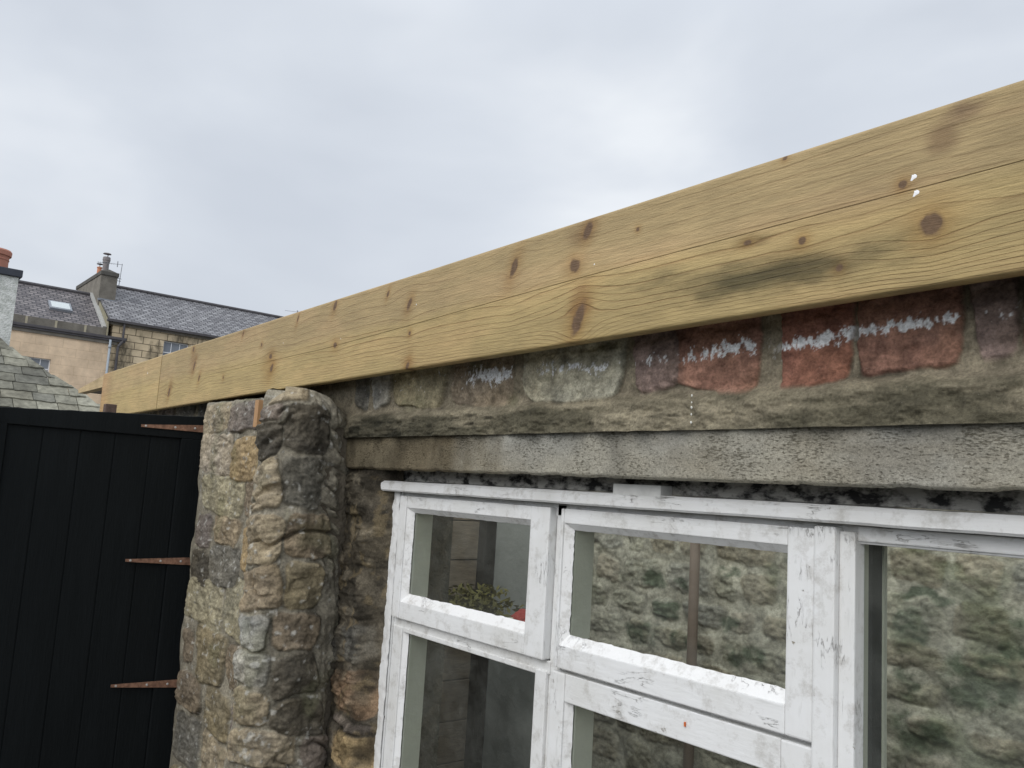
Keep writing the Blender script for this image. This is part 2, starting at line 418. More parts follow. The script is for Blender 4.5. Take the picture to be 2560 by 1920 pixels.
# old limewash smear left along the former roof line
zc = np.interp(X, [-1.7, -1.6, -1.46, -1.37, -1.15, -1.06, -.94, -.86, -.80, -.775, -.65, -.5, -.42, 0], [1.99, 1.988, 1.984, 1.986, 1.978, 1.980, 1.982, 1.990, 1.987, 1.978, 1.990, 1.995, 1.994, 1.99])
on = np.interp(X, [-1.66, -1.6, -1.465, -1.455, -1.38, -1.36, -1.16, -1.14, -1.08, -1.0, -.92, -.87, -.83, -.80, -.785, -.77, -.62, -.50, -.485, -.45, -.42, -.40, 0], [0, .75, .8, 0, 0, .45, .4, 0, .3, .36, .42, .75, .6, 0, .6, .8, .82, .62, .1, .25, .35, 0, 0])
th = np.interp(X, [-1.6, -1.5, -1.3, -1.0, -.87, -.7, -.5], [.017, .019, .012, .008, .013, .010, .009])
band = np.exp(-((Z-zc-.003*vn(X*60, 0, 0, 4))/th)**2)
lw = ss(.36, .62, band*on*1.1 + 1.15*fbm(X*150, Z*75, 3.1, 5, 341, .7)*(band > .05) - .10)*np.clip(best*1.4, .25, 1)
C = C*(1-lw[..., None]) + np.array([.80, .82, .84])*lw[..., None]
# mortar ledge sloping out below the bricks
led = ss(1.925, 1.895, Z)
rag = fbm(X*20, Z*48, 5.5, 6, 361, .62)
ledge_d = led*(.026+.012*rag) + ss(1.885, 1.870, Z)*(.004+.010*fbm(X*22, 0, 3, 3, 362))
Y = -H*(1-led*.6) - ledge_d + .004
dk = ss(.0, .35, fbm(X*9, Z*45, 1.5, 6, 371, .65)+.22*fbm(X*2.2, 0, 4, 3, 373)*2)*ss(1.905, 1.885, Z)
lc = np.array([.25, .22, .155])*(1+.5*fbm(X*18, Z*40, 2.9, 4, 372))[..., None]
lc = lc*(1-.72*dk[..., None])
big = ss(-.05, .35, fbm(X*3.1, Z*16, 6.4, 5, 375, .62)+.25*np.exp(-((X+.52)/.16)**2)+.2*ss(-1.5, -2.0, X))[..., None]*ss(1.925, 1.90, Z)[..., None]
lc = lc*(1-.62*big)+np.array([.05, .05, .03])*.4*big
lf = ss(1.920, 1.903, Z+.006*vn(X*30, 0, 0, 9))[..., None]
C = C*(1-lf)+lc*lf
fade = ss(-1.5, -2.1, X)[..., None]*lf
C = C*(1-.45*fade)
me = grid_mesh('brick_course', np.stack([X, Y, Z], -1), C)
link('brick_course', me, M_STONE, ob, 'course of red and buff bricks streaked with white limewash above the lintel')

# --- lintel --------------------------------------------------------------
xs = np.concatenate([np.arange(-2.23, -.35, .0022), np.arange(-.35, 1.3, .007)])
zz = np.linspace(1.757, 1.880, 56)
X, Z = np.meshgrid(xs, zz, indexing='ij')
chip = np.maximum(0, fbm(X*26, 0, 2, 5, 401, .6))*.006
top = 1.874-.012*ss(-1.1, -.4, X)+.006*fbm(X*14, 0, 5, 4, 402)
Zb = 1.757 + chip
T = (Z-1.757)/(1.880-1.757)
Z2 = Zb+(top-Zb)*T
rt_ = fbm(X*20, Z*28, .4, 5, 403, .6)
Y = -.014 - .0035*rt_ + .012*ss(.93, 1.0, T) + .010*ss(.045, 0, T)
base = np.array([.335, .32, .27])*(1+.22*fbm(X*5, Z*7, .8, 4, 404))[..., None]
base += np.array([.02, .005, -.02])*fbm(X*7+4, Z*8, .8, 3, 405)[..., None]
st = ss(-1.45, -1.72, X+.16*fbm(X*12, Z*4, 1.1, 3, 406))[..., None]
brown = np.array([.125, .105, .07])*(1+.6*fbm(X*26, Z*12, 2.1, 5, 407))[..., None]
C = base*(1-st)+brown*st
pt = ss(.25, .55, fbm(X*8, Z*4, 6.1, 4, 408))[..., None]
C = C*(1-.25*pt)
pt2 = ss(.0, .5, fbm(X*3.3, Z*9, 9.1, 5, 409, .6))[..., None]
C = C*(1-.32*pt2)+np.array([.17, .135, .085])*.32*pt2
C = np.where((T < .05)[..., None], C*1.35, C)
Vf = np.stack([X, Y, Z2], -1)
# soffit rows behind the lower edge
rows = [np.stack([xs, np.full_like(xs, yy)+0*xs, Z2[:, 0]+dz+.002*vn(xs*40, yy*40, 0, 5)], -1) for yy, dz in ((.10, .006), (.06, .005), (.03, .004), (.005, .002))]
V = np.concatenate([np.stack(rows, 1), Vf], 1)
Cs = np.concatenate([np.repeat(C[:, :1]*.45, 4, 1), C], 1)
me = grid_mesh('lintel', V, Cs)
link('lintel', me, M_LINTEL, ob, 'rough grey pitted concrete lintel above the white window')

# --- stone beside the window --------------------------------------------
us = np.arange(0, .47, .0028); zs = np.arange(.55, 1.80, .0028)
U, Z = np.meshgrid(us, zs, indexing='ij')
xw = -2.36+U; xw = np.minimum(xw, -2.36+U)
RV = [(-2.227,-2.07,1.621,1.752,'d'),(-2.151,-2.02,1.492,1.612,'a'),(-2.247,-2.16,1.467,1.556,'n'),(-2.225,-2.02,1.342,1.470,'d'),(-2.215,-2.03,1.222,1.328,'g'),(-2.19,-2.01,1.085,1.212,'r'),(-2.175,-1.99,1.05,1.079,'b'),(-2.147,-1.99,.948,1.043,'o'),(-2.2,-2.0,.80,.935,'a'),(-2.2,-2.0,.6,.79,'g')]
H, C, best = rubble(xw, Z, RV, (.15, .13, .10), .016, 21, .022, .012, (3, 5), .6, .014)
y = .008*np.ones_like(U)-H
turn = ss(-2.085, -2.015, xw)
y = y*(1-turn)+turn*.062
xx = np.minimum(xw, -1.99)
sm = ss(-.3, .2, fbm(xw*12, Z*9, 8.8, 4, 75))[..., None]
C = C*(1-.78*sm)+np.array([.15, .128, .092])*.78*sm
dk = ss(-.35, .35, fbm(xw*26, Z*22, 3.3, 5, 77, .6)+.25*ss(1.3, 1.7, Z))[..., None]
C = C*(1-.68*dk)
oc = ss(.15, .4, fbm(xw*40, Z*30, 6.3, 4, 78))[..., None]
C = C*(1-.35*oc)+np.array([.26, .20, .11])*.35*oc
y += .004*fbm(xw*60, Z*60, 0, 3, 79)
m_ = xw <= -1.985
V = np.stack([xx, y, Z], -1)
link('stone_wall', grid_mesh('stone_wall', V[m_[:, 0]], C[m_[:, 0]]), M_STONE, ob, 'dark mossy rubble stone beside the left window jamb')
# hidden wall core, wall under the window, and run towards the gate
MB().box(-4.6, -2.30, .03, .28, 0, 2.10).box(-2.30, 1.6, .11, .28, 1.765, 2.10).box(-2.30, -2.045, .065, .28, 0, 1.765).box(-2.045, 1.6, .02, .28, 0, .74).build('wall_core', simple('dark_mortared_stone', (.13, .115, .09), .95, .1, .4, 9, .01), ob)

# --- interior ------------------------------------------------------------
xs = np.concatenate([np.arange(-3.42, -2.9, .02), np.arange(-2.9, -.8, .0055), np.arange(-.8, 1.6, .02)]); zs = np.concatenate([np.arange(.05, .5, .02), np.arange(.5, 1.75, .0055), np.arange(1.75, 2.44, .02)])
X, Z = np.meshgrid(xs, zs, indexing='ij')
st = []
rng = random.Random(5); zq = .05
while zq < 2.4:
    hq = rng.uniform(.10, .19); xq = -3.45+rng.uniform(0, .2)
    while xq < 1.6:
        wq = rng.uniform(.12, .34)
        st.append((xq, xq+wq-.03, zq, zq+hq-.03, rng.choice('cClawwaC'))); xq += wq
    zq += hq
GR = [(-2.49,-2.36,1.35,1.43),(-2.42,-2.29,1.22,1.3),(-2.57,-2.37,1.1,1.21),(-2.31,-2.15,1.12,1.19),(-2.08,-1.97,1.43,1.48),(-2.08,-1.97,1.23,1.29),(-2.04,-1.85,1.11,1.2),(-2.3,-2.22,1.36,1.41),
      (-1.23,-.99,1.13,1.31),(-1.38,-1.28,1.12,1.26),(-1.35,-1.17,1.45,1.49),(-1.37,-1.28,1.31,1.43),(-1.07,-.98,1.3,1.43),(-1.38,-1.18,.97,1.09)]
H, C, best = rubble(X, Z, st, (.62, .58, .47), .013, 41, .022, .012, (3.5, 6), .6, .012)
C = (C*.62+np.array([.50, .465, .36])*.38)*.92
C = C*(1+.3*fbm(X*22, Z*30, 3, 5, 66, .6))[..., None]
g = np.zeros_like(X)
for a, b, c, d in GR:
    wx = X+.035*fbm(X*14, Z*14, 1, 3, 61); wz = Z+.035*fbm(X*14, Z*14, 5, 3, 62)
    rr = (np.abs((wx-(a+b)/2)/((b-a)/2))**3+np.abs((wz-(c+d)/2)/((d-c)/2))**3)**(1/3)
    g = np.maximum(g, 1-ss(.7, 1.15, rr))
moss = ss(.05, .45, fbm(X*4.5, Z*6, 1.2, 5, 63, .6)+.25*ss(-1.9, -1.2, X)-.20)*.55
C = C*(1-moss[..., None])+np.array([.13, .155, .075])*moss[..., None]
g = g*ss(-.5, .15, fbm(X*16, Z*18, 3.3, 5, 67, .6))
C = C*(1-.82*g[..., None])+np.array([.075, .105, .06])*.82*g[..., None]
low = ss(1.08, .92, Z+.1*fbm(X*3, Z*3, 0, 2, 64))[..., None]
C = C*(1-.45*low)+np.array([.16, .145, .105])*.45*low
Y = 1.62-H-.01*fbm(X*12, Z*12, 2, 4, 65)
link('back_wall', grid_mesh('back_wall', np.stack([X, Y, Z], -1), C), M_FAR_IN, ob, 'pale rubble inner wall patched with green moss, seen through the panes')
MB().box(-3.5, 1.6, 1.64, 1.9, 0, 2.42).box(-3.72, -3.46, .28, 1.9, 0, 2.3).box(1.6, 1.85, .02, 1.9, 0, 2.3).build('outer_wall', simple('rear_stone', (.2, .18, .14), .95, .1, .4, 7, .01), ob)
pl = MB()
zq = .02
for i in range(11):
    pl.box(-3.458, -3.425+.006*rng.random(), .30, 1.66, zq, zq+.188, .004); zq += .193
pl.build('plank_partition', M_PLANK, ob, 'dark brown horizontal planks seen through the leftmost panes')
MB().box(-3.42, -2.90, 1.50, 1.66, 0, 2.3, .01).build('plaster_pier', simple('grey_plaster', (.34, .35, .33), .9, .15, .3, 5, .003), ob)
MB().box(-3.42, -3.36, 1.43, 1.50, 0, 2.2, .006).build('corner_post', M_DARKWOOD, ob)
MB().lathe((-2.135, 1.53, 0), [(.020, .02), (.020, 2.4)], 16).build('inner_pipe', simple('brown_pipe', (.24, .18, .14), .7, .3, .3, 20), ob, smooth=True)
MB().box(-3.42, -3.405, 1.02, 1.20, .9, 2.2, .003).build('door_strip', simple('grey_painted_board', (.32, .33, .33), .7, .3, .2, 9), ob)
tag(MB().box(-3.4, 1.6, .28, 1.64, .004, .01).build('floor', simple('dirt_floor', (.12, .10, .08), .95, .1, .4, 6, .01)), kind='structure')

# --- window --------------------------------------------------------------
def sub_empty(name, parent, label=None):
    o = bpy.data.objects.new(name, None); COL.objects.link(o); o.parent = parent; o.empty_display_size = .1
    if label: o['label'] = label
    return o
wi = sub_empty('window_frame', ob, 'outer timber frame of the white window with flaking paint')
def wbox(name, mat, par, *a): return MB().box(*a).build(name, mat, par)
wbox('jamb', M_PAINT_V, wi, -2.03, -1.988, .060, .15, .74, 1.700, .003)
wbox('centre_mullion', M_PAINT_V, wi, -1.366, -1.334, .070, .15, .74, 1.700, .003)
wbox('head', M_PAINT_H, wi, -2.0, 1.5, .070, .15, 1.672, 1.7, .003)
wbox('transom', M_PAINT_H, wi, -1.99, -1.36, .066, .15, 1.338, 1.366, .003)
wbox('transom', M_PAINT_H, wi, -1.34, -.73, .078, .15, 1.335, 1.366, .003)
wbox('sill', M_PAINT_H, wi, -2.05, 1.5, -.03, .17, .70, .745, .006)
def g_(x, z, k=1.018): return x*k, 1.72+(z-1.72)*k
def sash(name, x0, x1, z0, z1, gx0, gx1, gz0, gz1, yf, yg, label=None, cl=.016, cr=.010, ct=.013, cb=.021):
    k = (1.19+yg)/1.24
    ax0, az0 = g_(gx0, gz0, k); ax1, az1 = g_(gx1, gz1, k)
    ox0, ox1, oz0, oz1 = ax0-cl, ax1+cr, az0-cb, az1+ct
    yb = yg+.030
    wi = sub_empty(name, ob, label)
    wbox('stile', M_PAINT_V, wi, x0, ox0, yf, yb, z0, z1, .0035); wbox('stile', M_PAINT_V, wi, ox1, x1, yf, yb, z0, z1, .0035)
    wbox('rail', M_PAINT_H, wi, ox0+.0004, ox1-.0004, yf+.0015, yb, oz1, z1, .0022)
    wbox('rail', M_PAINT_H, wi, ox0+.0004, ox1-.0004, yf+.0015, yb, z0, oz0, .0022)
    # sloping putty fillets round the glass, ragged at the glass line
    p = MB(); n = 60
    def strip(P0, P1, Q0, Q1, sd):
        P0, P1, Q0, Q1 = map(Vector, (P0, P1, Q0, Q1))
        a = []; b = []
        for i in range(n+1):
            t = i/n
            o = P0.lerp(P1, t); q = Q0.lerp(Q1, t)
            j = float(fbm(t*26, sd, .3, 3, 500+int(sd)))
            q = q + (q-o)*(.11*j) ; o = o + (o-q)*.02*j
            a.append(p.bm.verts.new(o)); b.append(p.bm.verts.new(q))
        for i in range(n): p.bm.faces.new((a[i], a[i+1], b[i+1], b[i]))
    y2 = yf+.004; sd = x0*10+z0*3
    strip((ox0, y2, oz0), (ox1, y2, oz0), (ax0, yg-.001, az0), (ax1, yg-.001, az0), abs(sd)+1)
    strip((ox0, y2, oz1), (ox1, y2, oz1), (ax0, yg-.001, az1), (ax1, yg-.001, az1), abs(sd)+2)
    strip((ox0, y2, oz0), (ox0, y2, oz1), (ax0, yg-.001, az0), (ax0, yg-.001, az1), abs(sd)+3)
    strip((ox1, y2, oz0), (ox1, y2, oz1), (ax1, yg-.001, az0), (ax1, yg-.001, az1), abs(sd)+4)
    p.build('putty', M_PUTTY, wi)
    # inner lining behind the glass
    wbox('inner_lining', M_INNER, wi, ax0-.014, ax0+.001, yg+.004, yb+.028, az0-.01, az1+.01); wbox('inner_lining', M_INNER, wi, ax1-.001, ax1+.012, yg+.004, yb+.028, az0-.01, az1+.01)
    MB().box(ax0-.006, ax1+.006, yg, yg+.003, az0-.008, az1+.008).build('pane', M_GLASS, wi)
sash('upper_sash', -1.982, -1.368, 1.368, 1.691, -1.900, -1.419, 1.438, 1.648, .050, .070, 'small upper left sash with dark planks behind its pane')
sash('upper_sash', -1.333, -.738, 1.362, 1.691, -1.287, -.784, 1.434, 1.648, .050, .070, 'wide upper sash with the mossy wall behind its pane')
sash('fixed_light', -1.986, -1.366, .75, 1.345, -1.885, -1.372, .82, 1.338, .062, .078, cl=.012, cr=.0, ct=.004)
sash('lower_sash', -1.345, -.735, .75, 1.353, -1.264, -.79, .83, 1.300, .055, .075, ct=.006, cl=.012)
# right mullion and the large right light
wr = sub_empty('right_light', ob, 'large right hand fixed pane beside the stepped white mullion')
MB().box(-.737, -.700, .046, .110, .745, 1.696, .004).build('mullion', M_PAINT_V, wr)
MB().box(-.700, -.6735, .058, .088, .745, 1.690, .003).build('mullion_bead', M_PAINT_V, wr)
MB().box(-.712, -.6765, .0885, .105, .745, 1.690).build('inner_lining', M_INNER, wr)
MB().box(-.712, -.6775, .1053, .150, .745, 1.690).build('seal_strip', M_RUBBER, wr)
MB().box(-.712, -.674, .1503, .160, .745, 1.690).build('inner_lining', M_INNER, wr)
MB().box(-.690, 1.5, .086, .089, .745, 1.682).build('pane', M_GLASS, wr)
MB().box(-.674, 1.5, .064, .110, 1.676, 1.699, .003).build('rail', M_PAINT_H, wr)
# projecting head rail
bm = MB()
n = 90; pr = [(.034, 1.701), (.030, 1.705), (.030, 1.722), (.036, 1.729), (.085, 1.731), (.085, 1.701)]
rows = []
for i in range(n+1):
    x = -2.062+i*(1.4+2.062)/n
    j = .0012*float(fbm(x*9, 0, 0, 3, 12))
    rows.append([bm.bm.verts.new((x, y_+j, z_+j)) for y_, z_ in pr])
for a, b in zip(rows, rows[1:]):
    for i in range(6): bm.bm.faces.new((a[i], b[i], b[(i+1) % 6], a[(i+1) % 6]))
bm.bm.faces.new(rows[0]); bm.bm.faces.new(rows[-1][::-1])
bm.build('head_rail', M_PAINT_H, wi)
MB().box(-2.05, 1.45, .068, .12, 1.7315, 1.772).build('head_packing', M_GRIME, wi, 'grimy dark strip between the lintel and the white head rail')
pk = MB(); pk.box(-1.168, -1.045, .0335, .067, 1.7265, 1.748, .0015)
pk.build('plaster_patch', simple('pale_plaster_patch', (.66, .66, .64), .8, .2, .25, 30), wi)
wbox('orange_chip', simple('orange_primer', (.62, .16, .05), .7, .2, .2, 60), bpy.data.objects['lower_sash'], -.9890, -.9855, .0530, .0560, 1.325, 1.333, .001)
dr = MB()
for zz_, r_ in ((1.905, .0016), (1.893, .0012), (1.884, .0018), (1.872, .0014), (1.858, .0017)): dr.lathe((-.928, -.030, zz_), [(.0004, -r_*1.6), (r_, -r_*.5), (r_, r_*.4), (.0004, r_*1.4)], 8)
dr.build('paint_drip', simple('white_drip', (.8, .8, .74), .5, .3, .05), ob)
# ragged paint line where the jamb meets the wall
us = np.linspace(.75, 1.70, 330); vs_ = np.linspace(0, 1, 8)
U, W = np.meshgrid(us, vs_, indexing='ij')
rag = .014+.018*np.clip(fbm(U*22, 0, 3, 4, 600, .6), -.6, 1)+.02*np.exp(-((U-1.02)/.012)**2)+.012*np.exp(-((U-1.22)/.02)**2)
V = np.stack([-1.99-W*(.035+rag), .056+W*.006-.003*np.sin(W*3.1)+.002*fbm(U*50, W*5, 0, 3, 601), U], -1)
link('ragged_paint_edge', grid_mesh('ragged_paint_edge', V), M_PAINT_V, wi)

# ================================================================= THINGS INSIDE
t = empty('shrub_reflection', (-3.05, 1.18, 1.07), 'yellow green leafy plant added behind the smallest upper pane, standing in for a reflection', 'plant')  # leafy stand-in added indoors for a plant mirrored in the glass
MB().lathe((-3.05, 1.18, 0), [(.05, 1.075), (.07, 1.15), (.074, 1.16)], 20).build('pot', simple('dark_plant_pot', (.05, .045, .04), .7, .3), t)
MB().box(-3.424, -2.98, 1.15, 1.21, 1.062, 1.074, .002).build('bracket', M_DARKWOOD, t)  # invented pot and bracket carry the stand-in
lv = MB(); rl = random.Random(3)
for i in range(700):
    a = rl.uniform(0, 6.28); e_ = rl.uniform(.0, 1.3); rad = rl.uniform(.05, .24)
    c = Vector((-3.05+rad*math.cos(a)*math.cos(e_)*.8, 1.15+rad*math.sin(a)*math.cos(e_)*1.1, 1.16+rad*.62*math.sin(e_)))
    d1 = Vector((rl.uniform(-1, 1), rl.uniform(-1, 1), rl.uniform(-.6, .8))).normalized(); d2 = d1.orthogonal().normalized(); l_ = rl.uniform(.014, .026)
    lv.hull([c-d1*l_, c+d2*l_*.4, c+d1*l_, c-d2*l_*.4], [(0, 1, 2, 3)])
lv.build('foliage', simple('yellow_green_leaf', (.17, .15, .04), .6, .3, .5, 40), t)
b = MB(); bmesh.ops.create_uvsphere(b.bm, u_segments=40, v_segments=24, radius=1)
for v in b.bm.verts:
    n_ = float(fbm(v.co.x*3, v.co.y*3, v.co.z*3, 3, 9)); v.co = Vector((v.co.x*.034, v.co.y*.03, v.co.z*.019))*(1+.45*n_)+Vector((-1.662, .25, 1.402))
tag(b.build('red_cloth', simple('red_cloth', (.40, .05, .045), .8, .2, .2, 20), smooth=True), 'crumpled red cloth on the ledge inside the smallest upper pane', 'cloth')
MB().box(-1.76, -1.50, .155, .31, 1.372, 1.388, .002).build('inner_ledge', simple('cream_ledge', (.6, .52, .38), .7, .2, .15), ob)

# ================================================================= TIMBER ROOF EDGE
rf = empty('timber_roof_edge', (-1.5, -.05, 2.0), 'long new pale pine boards laid along the top of the old stone wall', 'timber edge')
YF, YB = -.095, -.069
FS = 1.053                       # board coordinates from image pixels, scaled about the camera (board is then 240 mm deep)
def fx(x): return x*FS
def fz(z): return 1.72+(z-1.72)*FS
def ztop(x): return 2.2443+.0148*x
def zbot(x): return 2.0125+.0128*x
KN = [(-1.296,2.170,.010,.020),(-1.115,2.144,.013,.013),(-1.098,2.040,.014,.030),(-1.687,2.149,.009,.014),(-.464,2.084,.0145,.0145),(-.736,2.114,.007,.004),(-.644,2.099,.006,.006),
      (-.587,2.049,.0055,.0055),(-.500,2.146,.006,.006),(-.675,2.231,.004,.004),(-1.675,2.077,.005,.006),(-2.473,2.090,.012,.008),(-2.457,2.053,.009,.012),(-3.201,2.180,.010,.010),
      (-3.171,2.116,.008,.017),(-2.068,2.197,.009,.014),(-2.050,2.085,.010,.008),(-2.555,2.135,.006,.006),(-1.674,1.997,.006,.012),(-1.085,2.205,.010,.016),(-.961,2.182,.0035,.0035),(-1.791,2.189,.005,.009),
      (-3.437,2.030,.010,.018),(-3.104,2.065,.007,.014),(-2.86,2.05,.005,.006),(-2.30,2.19,.004,.014),(-2.72,2.19,.004,.01),(.1,2.1,.012,.012),(.6,2.17,.01,.01)]
def fascia(x0, x1, dx, seed, name, grooved, label):
    xs = np.concatenate([np.arange(x0, x1-1e-4, dx), [x1]]) if np.isscalar(dx) else dx
    t = np.linspace(0, 1, 108); t = np.sort(np.concatenate([t, t[62]+np.array([-.0052, -.0036, .0036, .0052])])); nv = len(t)
    prof = [('b', YB)] + [('f', tt) for tt in t] + [('t', YB)]
    X = np.repeat(xs[:, None], nv, 1); T = np.repeat(t[None], len(xs), 0)
    zb, zt = zbot(X), ztop(X)
    if grooved:
        zc = np.interp(X, [-4, -3.154, -2.113, -1.044, -.358, 1.6], [2.068, 2.067, 2.080, 2.120, 2.1395, 2.17])
        gz = zc+.0006*fbm(X*7, 0, 0, 3, 33)
        tg = (gz-zb)/(zt-zb); j0 = 64; t0 = t[j0]
        T = np.where(T <= t0, T*tg/t0, tg+(T-t0)*(1-tg)/(1-t0))
    Z = zb+(zt-zb)*T
    Y = np.full_like(X, YF)
    # arris rounding + sawn lower arris nicks
    e0 = .0035
    Y += .002*ss(e0, 0, Z-zb)+.002*ss(e0, 0, zt-Z)
    Y += .0012*fbm(X*3, Z*6, 0, 3, seed) 
    G0 = np.zeros_like(X)
    v = Z-2.0-.013*X
    # warped annual ring field
    wob = .010*fbm(X*1.6, v*3, .4, 3, seed+2)+.0035*fbm(X*6, v*9, 1.4, 3, seed+3)+.0007*fbm(X*40, v*60, 0, 2, seed+4)
    knot = np.zeros_like(X); halo = np.zeros_like(X)
    q = v+wob
    for i, (kx, kz, a, b_) in enumerate(KN):
        kv = kz-2.0-.013*kx; s_ = max(a, b_)*1.0
        Ls = 3.2*a+.02
        env = np.exp(-np.abs((X-kx)/Ls)**1.5)
        dv = v-kv
        q = q - 1.25*b_*np.tanh(dv/(b_*.9))*env*np.exp(-(dv/(b_*4.5))**2)
        wx = X+.25*a*fbm(X*90, Z*90, i, 3, seed+30); wz = Z+.25*b_*fbm(X*90, Z*90, i+5, 3, seed+31)
        sl = .35*(b_ > a*1.3)
        rr = np.sqrt(((wx-kx-sl*(wz-kz))/a)**2+((wz-kz)/b_)**2)
        knot = np.maximum(knot, 1-rr/2)
        halo = np.maximum(halo, np.exp(-(rr/2.3)**2))
    # spacing: tight low on the face, open cathedral above
    g = np.interp(q, [-.08, .0, .05, .09, .13, .18, .26, .34], [-12, 0, 7.2, 10.6, 12.4, 14.6, 18.6, 22])
    con = np.interp(T, [0, .3, .5, .62, 1], [1, .95, .75, .45, .4])*(.75+.5*fbm(X*2.2, T*3, 4, 3, seed+8))
    base = np.array([.425, .320, .145])*np.ones(X.shape+(3,))
    f1 = fbm(X*1.8, v*7, 2.4, 4, seed+10); f2 = fbm(X*3.3+7, v*14, 1.4, 4, seed+11); f3 = fbm(X*14, v*5, 1.4, 4, seed+12)
    base *= (1+.24*f1+.16*f2+.10*f3)[..., None]
    base += np.array([.030, -.008, .004])*np.clip(f2, 0, 1)[..., None]
    up_ = ss(.45, .62, T)[..., None]
    base = base*(1-up_)+(base*np.array([.95, .945, 1.03]))*up_
    base *= (1-.32*halo*np.array(1.))[..., None]
    base = base + halo[..., None]*np.array([.05, .0, -.02])
    def stain(cx, cz, ax, az, col, amt, th=.2, sd=0):
        nn = fbm(X*11+sd, Z*34, sd, 5, seed+40, .6)
        rr = np.sqrt(((X-cx)/ax)**2+((Z-cz)/az)**2)
        m = (ss(1.45, .15, rr+.85*nn)*amt)[..., None]
        return lambda B: B*(1-m)+B*np.array(col)*m
    for a_ in ((-.745, 2.060, .20, .030, (.25, .27, .25), .95, .2, 1), (-.73, 2.116, .03, .012, (.5, .5, .45), .6, .2, 2), (-.428, 2.222, .028, .024, (.45, .38, .42), .8, .2, 3),
               (-.450, 2.198, .020, .018, (.5, .42, .42), .7, .2, 4), (-1.10, 2.206, .045, .028, (.62, .55, .52), .6, .2, 5), (-1.10, 2.062, .03, .045, (.62, .45, .36), .6, .2, 6), (-.66, 2.07, .05, .03, (.7, .68, .62), .6, .2, 8),
               (-3.19, 2.135, .04, .045, (.6, .48, .42), .55, .2, 9), (-3.43, 2.05, .03, .04, (.6, .5, .42), .5, .2, 10), (-1.67, 2.01, .03, .03, (.65, .52, .40), .6, .2, 12), (-2.47, 2.05, .06, .06, (.8, .68, .52), .6, .2, 13)):
        base = stain(*a_)(base)
    if not grooved:
        w_ = ss(-4.25, -4.5, X+.1*f2)[..., None]; base = base*(1-w_)+base*np.array([1.0, .86, .86])*w_
        base *= 1.06
    if grooved:
        amt = np.interp(X, [-3.3, -3.0, -2.2], [0, .5, 1.])
        d_ = np.abs(Z-gz)
        kill = np.exp(-(d_/.0016)**2)*amt
        # real shallow groove: pull the nearest row onto the line
        Y[:, j0] += .0030*amt[:, 0]
        m = np.zeros_like(X); m[:, j0] = amt[:, 0]
        base = base*(1-.85*m[..., None])
        con = np.where(d_ < .003, con*.3, con)
        above_groove = (np.clip(Z-gz, 0, .4) > .0005)  # timber above the groove has a slightly different tone
        base = np.where(above_groove[..., None], base*np.array([.97, .965, .99]), base)
    # close the section: underside and top rows
    V = np.stack([X, Y, Z], -1)
    bot = np.stack([xs, np.full_like(xs, YB), zbot(xs)+.0], -1)[:, None]
    topr = np.stack([xs, np.full_like(xs, YB), ztop(xs)], -1)[:, None]
    V = np.concatenate([bot, V, topr], 1); V[..., 0] = fx(V[..., 0]); V[..., 2] = fz(V[..., 2])
    ex = lambda A: np.concatenate([A[:, :1], A, A[:, -1:]], 1)
    me = grid_mesh(name, V, ex(base), dict(grain=ex(g), contrast=ex(np.clip(con, 0, 1)), knot=ex(knot)), wrap=True)
    bm_ = bmesh.new(); bm_.from_mesh(me); bm_.verts.ensure_lookup_table(); n_ = nv+2
    a_ = [bm_.verts[i] for i in range(n_)]; b2 = [bm_.verts[(len(xs)-1)*n_+i] for i in range(n_)]
    bm_.faces.new(a_); bm_.faces.new(b2[::-1]); bmesh.ops.recalc_face_normals(bm_, faces=bm_.faces[:]); bm_.to_mesh(me); bm_.free()
    return link(name, me, M_WOOD, rf, label)
fascia(0, 0, np.concatenate([np.arange(-3.578, -1.6, .005), np.arange(-1.6, -.30, .0024), np.arange(-.30, 1.6, .01)]), 900, 'fascia_board', True, 'long knotty pine board with a dark hairline groove along it')
fascia(-4.500, -3.582, .006, 950, 'fascia_board', False, 'short pine board at the far left end beyond the vertical joint')
x5, x4 = fx(-5.015), fx(-4.502)
MB().hull([(x5, YF+.002, fz(2.108)), (x4, YF+.002, fz(2.112)), (x4, YF+.002, fz(2.172)), (x5, YF+.002, fz(2.131)), (x5, YB+.018, fz(2.108)), (x4, YB+.018, fz(2.112)), (x4, YB+.018, fz(2.172)), (x5, YB+.018, fz(2.131))],
          [(0, 1, 2, 3), (4, 7, 6, 5), (0, 4, 5, 1), (3, 2, 6, 7), (0, 3, 7, 4), (1, 5, 6, 2)]).build('edge_batten', M_PALEWOOD, rf, 'thin tapering batten sticking out past the left end of the boards')
MB().box(x5+.03, fx(-3.9), YB+.022, .22, fz(2.114), fz(2.126)).build('deck_board', simple('grey_brown_ply', (.20, .17, .14), .8, .2), rf)
MB().box(x5+.06, fx(-3.9), .225, .27, 2.015, fz(2.112), .002).build('rear_joist', M_PALEWOOD, rf)
MB().box(-3.9, 1.6, YB+.0015, .27, 2.126, 2.17).build('light_stop', M_DARKWOOD, rf)  # added unseen cover, stops light falling through the slit onto the bricks
marks = [(-.487, 2.153, .0044), (-.484, 2.131, .0044), (-1.064, 2.138, .0022), (-2.39, 2.125, .003), (-3.76, 2.13, .004), (-2.02, 2.10, .0018), (-1.655, 2.144, .002)]  # small white crescent marks on the board face
